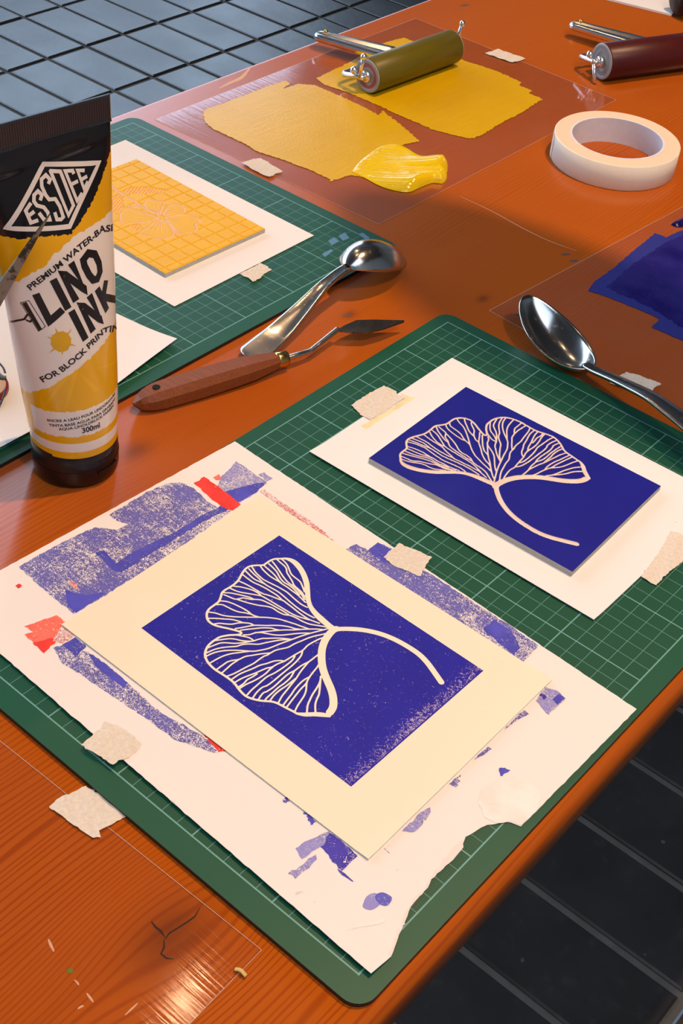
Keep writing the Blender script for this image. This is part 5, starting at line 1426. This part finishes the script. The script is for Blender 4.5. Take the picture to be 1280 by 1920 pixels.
for i in range(len(_sr) * 3):
    r = _sr[i // 3] if i % 3 == 1 else 0.92
    a_ = 2 * math.pi * i / (len(_sr) * 3); spl.append((sp0[0] + 0.0060 * r * math.cos(a_), sp0[1] + 0.0066 * r * math.sin(a_)))
wrap('printed_splat', (spl + [tuple(sp0)], [(i, (i + 1) % len(spl), len(spl)) for i in range(len(spl))]), 'label_print_yellow', 0.00010)
def text_on_tube(txt, p0, p1, hgt, m='black_print', bold=0.0, name='lettering', squeeze=1.0, level=False):
    cu = bpy.data.curves.new('t', 'FONT'); cu.body = txt; cu.size = 1.0; cu.resolution_u = 3; cu.offset = bold; cu.fill_mode = 'FRONT'
    ob = bpy.data.objects.new('t', cu); COL.objects.link(ob)
    dg = bpy.context.evaluated_depsgraph_get(); dg.update(); me = ob.evaluated_get(dg).to_mesh()
    co = np.array([v.co[:2] for v in me.vertices]); fc = [tuple(p.vertices) for p in me.polygons]
    ob.evaluated_get(dg).to_mesh_clear(); bpy.data.objects.remove(ob); bpy.data.curves.remove(cu)
    x0, x1 = co[:, 0].min(), co[:, 0].max()
    bp = np.array(densify([tuple(q) for q in (p1 if p0 is None else [p0, p1])], 0.0008, 0, False)); seg = np.hypot(*np.diff(bp, axis=0).T) if p0 is not None else np.hypot(*np.diff(np.array([project(tsurf(*q)) for q in bp]), axis=0).T); cum = np.concatenate([[0], np.cumsum(seg)])
    u = (co[:, 0] - x0) / (x1 - x0) * cum[-1]
    def at(v): return np.stack([np.interp(v, cum, bp[:, 0]), np.interp(v, cum, bp[:, 1])], -1)
    tg = at(np.clip(u + cum[-1] * 0.03, 0, cum[-1])) - at(np.clip(u - cum[-1] * 0.03, 0, cum[-1])); tg /= np.linalg.norm(tg, axis=1)[:, None]
    q = at(u) + np.stack([-tg[:, 1], tg[:, 0]], -1) * (co[:, 1] / 0.73 * hgt)[:, None]
    o = wrap(name, ([tuple(v) for v in q], fc), m, 0.00012); o['label'] = 'line of small black capitals'; return o
def pxline(pts):
    out = []
    for x, y in densify(pts, 6.0, 0, False): out.append(tpix(x, y))
    return out
text_on_tube('PREMIUM WATER-BASED', None, pxline(ct([(240, 925), (600, 645), (850, 430), (1010, 300), (1122, 195)])), 0.0034, bold=0.03)
text_on_tube('FOR BLOCK PRINTING', None, pxline(cb([(232, 578), (480, 455), (770, 225)]) + ct([(880, 1690), (1030, 1535), (1160, 1395)])), 0.0036, bold=0.03)
la = tpix(*cb([(296, 1128)])[0]); lb = tpix(*cb([(322, 1195)])[0]); lc = tpix(*cb([(455, 1255)])[0]); l3 = tpix(*cb([(785, 1295)])[0])
r1 = tpix(*cb([(950, 985)])[0]); r3 = tpix(*cb([(1035, 1060)])[0]); r4 = tpix(*cb([(1035, 1205)])[0])
k1 = (r1[0] - la[0]) / 17.0 * 29; k2 = k1
text_on_tube('ENCRE A LEAU POUR LINOGRAVURE', la, (la[0] + k1, la[1] + (r1[1] - la[1]) * 1.2), 0.0018, bold=0.025)
text_on_tube('TINTA BASE AGUA PARA GRABADO', lb, (lb[0] + k1 * 0.98, lb[1] + (r1[1] - la[1]) * 1.2), 0.0018, bold=0.025)
text_on_tube('AQUA LINOLDRUCK FARBEN', lc, (lc[0] + k1 * 0.80, lc[1] + (r1[1] - la[1]) * 1.0), 0.0018, bold=0.025)
text_on_tube('300ml', l3, (r4[0], l3[1] + (r4[1] - l3[1]) * 0.8), 0.0036, bold=0.03)

# second knife leaning on the ink tube, blade up
endp = un(-270, 912, 0.0125)
def clear(zt):
    tp_ = un(95.5, 398, zt)
    for k in range(0, 30):
        P = tp_ + (endp - tp_) * k / 60
        for w in (0.0, 0.006, 0.011):
            px = project(P); s_, z_ = tpix(*px); H = tsurf(s_, z_)
            if np.hypot(*(project(H) - px)) > 2: continue
            if np.linalg.norm(P - CC) > np.linalg.norm(H - CC) - 0.0035 - w * 0.25: return False
    return True
zt = tpix(95.5, 398)[1] + 0.003
while zt < 0.26 and not clear(zt): zt += 0.002
tip = un(95.5, 398, zt)
dk = (endp - tip) / np.linalg.norm(endp - tip); LK = float(np.linalg.norm(endp - tip))
def K(s): return tip + dk * s * LK
wdir = np.cross(dk, (CC - K(0.3))); wdir /= np.linalg.norm(wdir)
# the blade is turned edge-up, seen at a slant
wdir2 = wdir * 0.90 + np.cross(wdir, dk) * 0.43
def KB(s, w): return K(s) + wdir2 * w
sg = 1.0 if project(K(0.2) + wdir * 0.01)[1] > project(K(0.2))[1] else -1.0
bl2 = [KB(0.0, 0.0), KB(0.10, sg * 0.0026), KB(0.20, sg * 0.0050), KB(0.33, sg * 0.0080), KB(0.39, sg * 0.0084), KB(0.45, sg * 0.0064), KB(0.49, sg * 0.0030), KB(0.49, -sg * 0.0005), KB(0.42, -sg * 0.0010), KB(0.25, -sg * 0.0008), KB(0.10, -sg * 0.0006)]
knife('palette knife leaning against the ink tube with its pointed blade raised', [K(1.0), K(0.64), K(0.60), K(0.55), K(0.485)], 0.0085, bl2, (float(endp[0]), float(endp[1]), 0.0))


# ---------------------------------------------------------------- small things
# round badge on the blank sheet
bc = np.array(un2(-34, 722, 0.008)); br = float(np.linalg.norm(np.array(un2(17, 722, 0.008)) - bc)) * 0.98
t = thing('badge', 'round badge with dark red rim on the blank sheet behind the tube', 'badge', (float(bc[0]), float(bc[1]), MT + 0.0008))
zb = MT + 0.0008
part('rim', t, lathe([(0.001, 0), (br * 0.97, 0), (br, 0.001), (br, 0.0032), (br * 0.985, 0.0040), (br * 0.93, 0.0042), (0.001, 0.0042)], (*bc, zb), (0, 0, 1), 56), 'badge_rim', True)
part('face', t, lathe([(0.0005, 0.0046), (br * 0.90, 0.0044), (br * 0.90, 0.0040)], (*bc, zb), (0, 0, 1), 56), 'badge_face', True)
def onb(pts, w, m, nm):
    q = [np.array([*un2(x, y, zb + 0.0046), zb + 0.0047]) for x, y in pts]
    part(nm, t, sweep(catmull(q, 4), w, 6, True, (1, 0.15)), m, True)
onb([(-30, 690), (-10, 700), (4, 708), (12, 708)], 0.0022, 'badge_green', 'printed_band')
onb([(9, 728), (7, 742), (3, 752), (-6, 765)], 0.0007, 'badge_black', 'printed_line')
onb([(-2, 680), (6, 690), (10, 700)], 0.0007, 'badge_black', 'printed_line')
# board at the far end of the table with a black cap on it
k0 = np.array(un2(1258, 31)); k1_ = np.array(un2(1133, 0)); k2_ = np.array(un2(1282, 3))
da = (k1_ - k0) / np.linalg.norm(k1_ - k0); db = np.array([-da[1], da[0]]); db = db if db @ (k2_ - k0) > 0 else -db
C = [tuple(k0), tuple(k0 + da * 0.148), tuple(k0 + da * 0.148 + db * 0.21), tuple(k0 + db * 0.21)]
v, f, sm = sheet(C, 0.0003, 0.0022, 0.05)
t = thing('white_card', 'thick white card at the far end of the table with a black tube on it', 'card', (float(k0[0]), float(k0[1]), 0.0003)); part('card_sheet', t, (v, f), 'white_paper', sm)
b0 = np.array([*un2(1264, 8, 0.016), 0.0]); dbx = np.array([*(-da * 0.55 + db * 0.83), 0.0]); dbx /= np.linalg.norm(dbx)
t = thing('ink_tube', 'black ink tube lying on the thick white card', 'ink tube', (float(b0[0]), float(b0[1]), 0.0026))
ctr = b0 + dbx * 0.004 + np.array([0, 0, 0.0026 + 0.0172])
part('cap', t, lathe([(0.0005, 0), (0.014, 0), (0.0168, 0.002), (0.017, 0.022), (0.012, 0.024)], ctr, dbx, 40), 'black_plastic', True)
vv_, F_ = [], []
x_, y_, d_ = frame_for(dbx)
for i in range(14):
    u = i / 13; a = 0.0168 + 0.009 * u; b = 0.0168 * (1 - u ** 1.7) ** 0.8 + 0.0006; c = ctr + dbx * (0.022 + 0.11 * u) - np.array([0, 0, (0.0168 - b) * 0.9])
    for j in range(28):
        q = 2 * math.pi * j / 28; vv_.append(tuple(c + x_ * a * math.cos(q) + y_ * b * math.sin(q)))
F_ = [(i * 28 + j, i * 28 + (j + 1) % 28, (i + 1) * 28 + (j + 1) % 28, (i + 1) * 28 + j) for i in range(13) for j in range(28)] + [tuple(13 * 28 + j for j in range(28))]
part('tube_body', t, (vv_, F_), 'black_print', True)
# curl of cut lino on the clear sheet
q = [np.array([*un2(*p, 0.002), 0.0014 + h]) for p, h in zip(crop(0, 1280, 2.37, [(1044, 1270), (1058, 1274), (1072, 1282), (1083, 1292), (1092, 1300)]), (0.0, 0.0006, 0.0009, 0.0006, 0.0))]
vq, fq = sweep(catmull(q, 4), 0.0009, 8, True, (1, 0.5))
solo('lino_shaving', 'tiny curled yellow lino shaving at the corner of the bare clear sheet', 'shaving', (vq, fq), 'lino_shaving', tuple(q[2] * (1, 1, 0)), True)
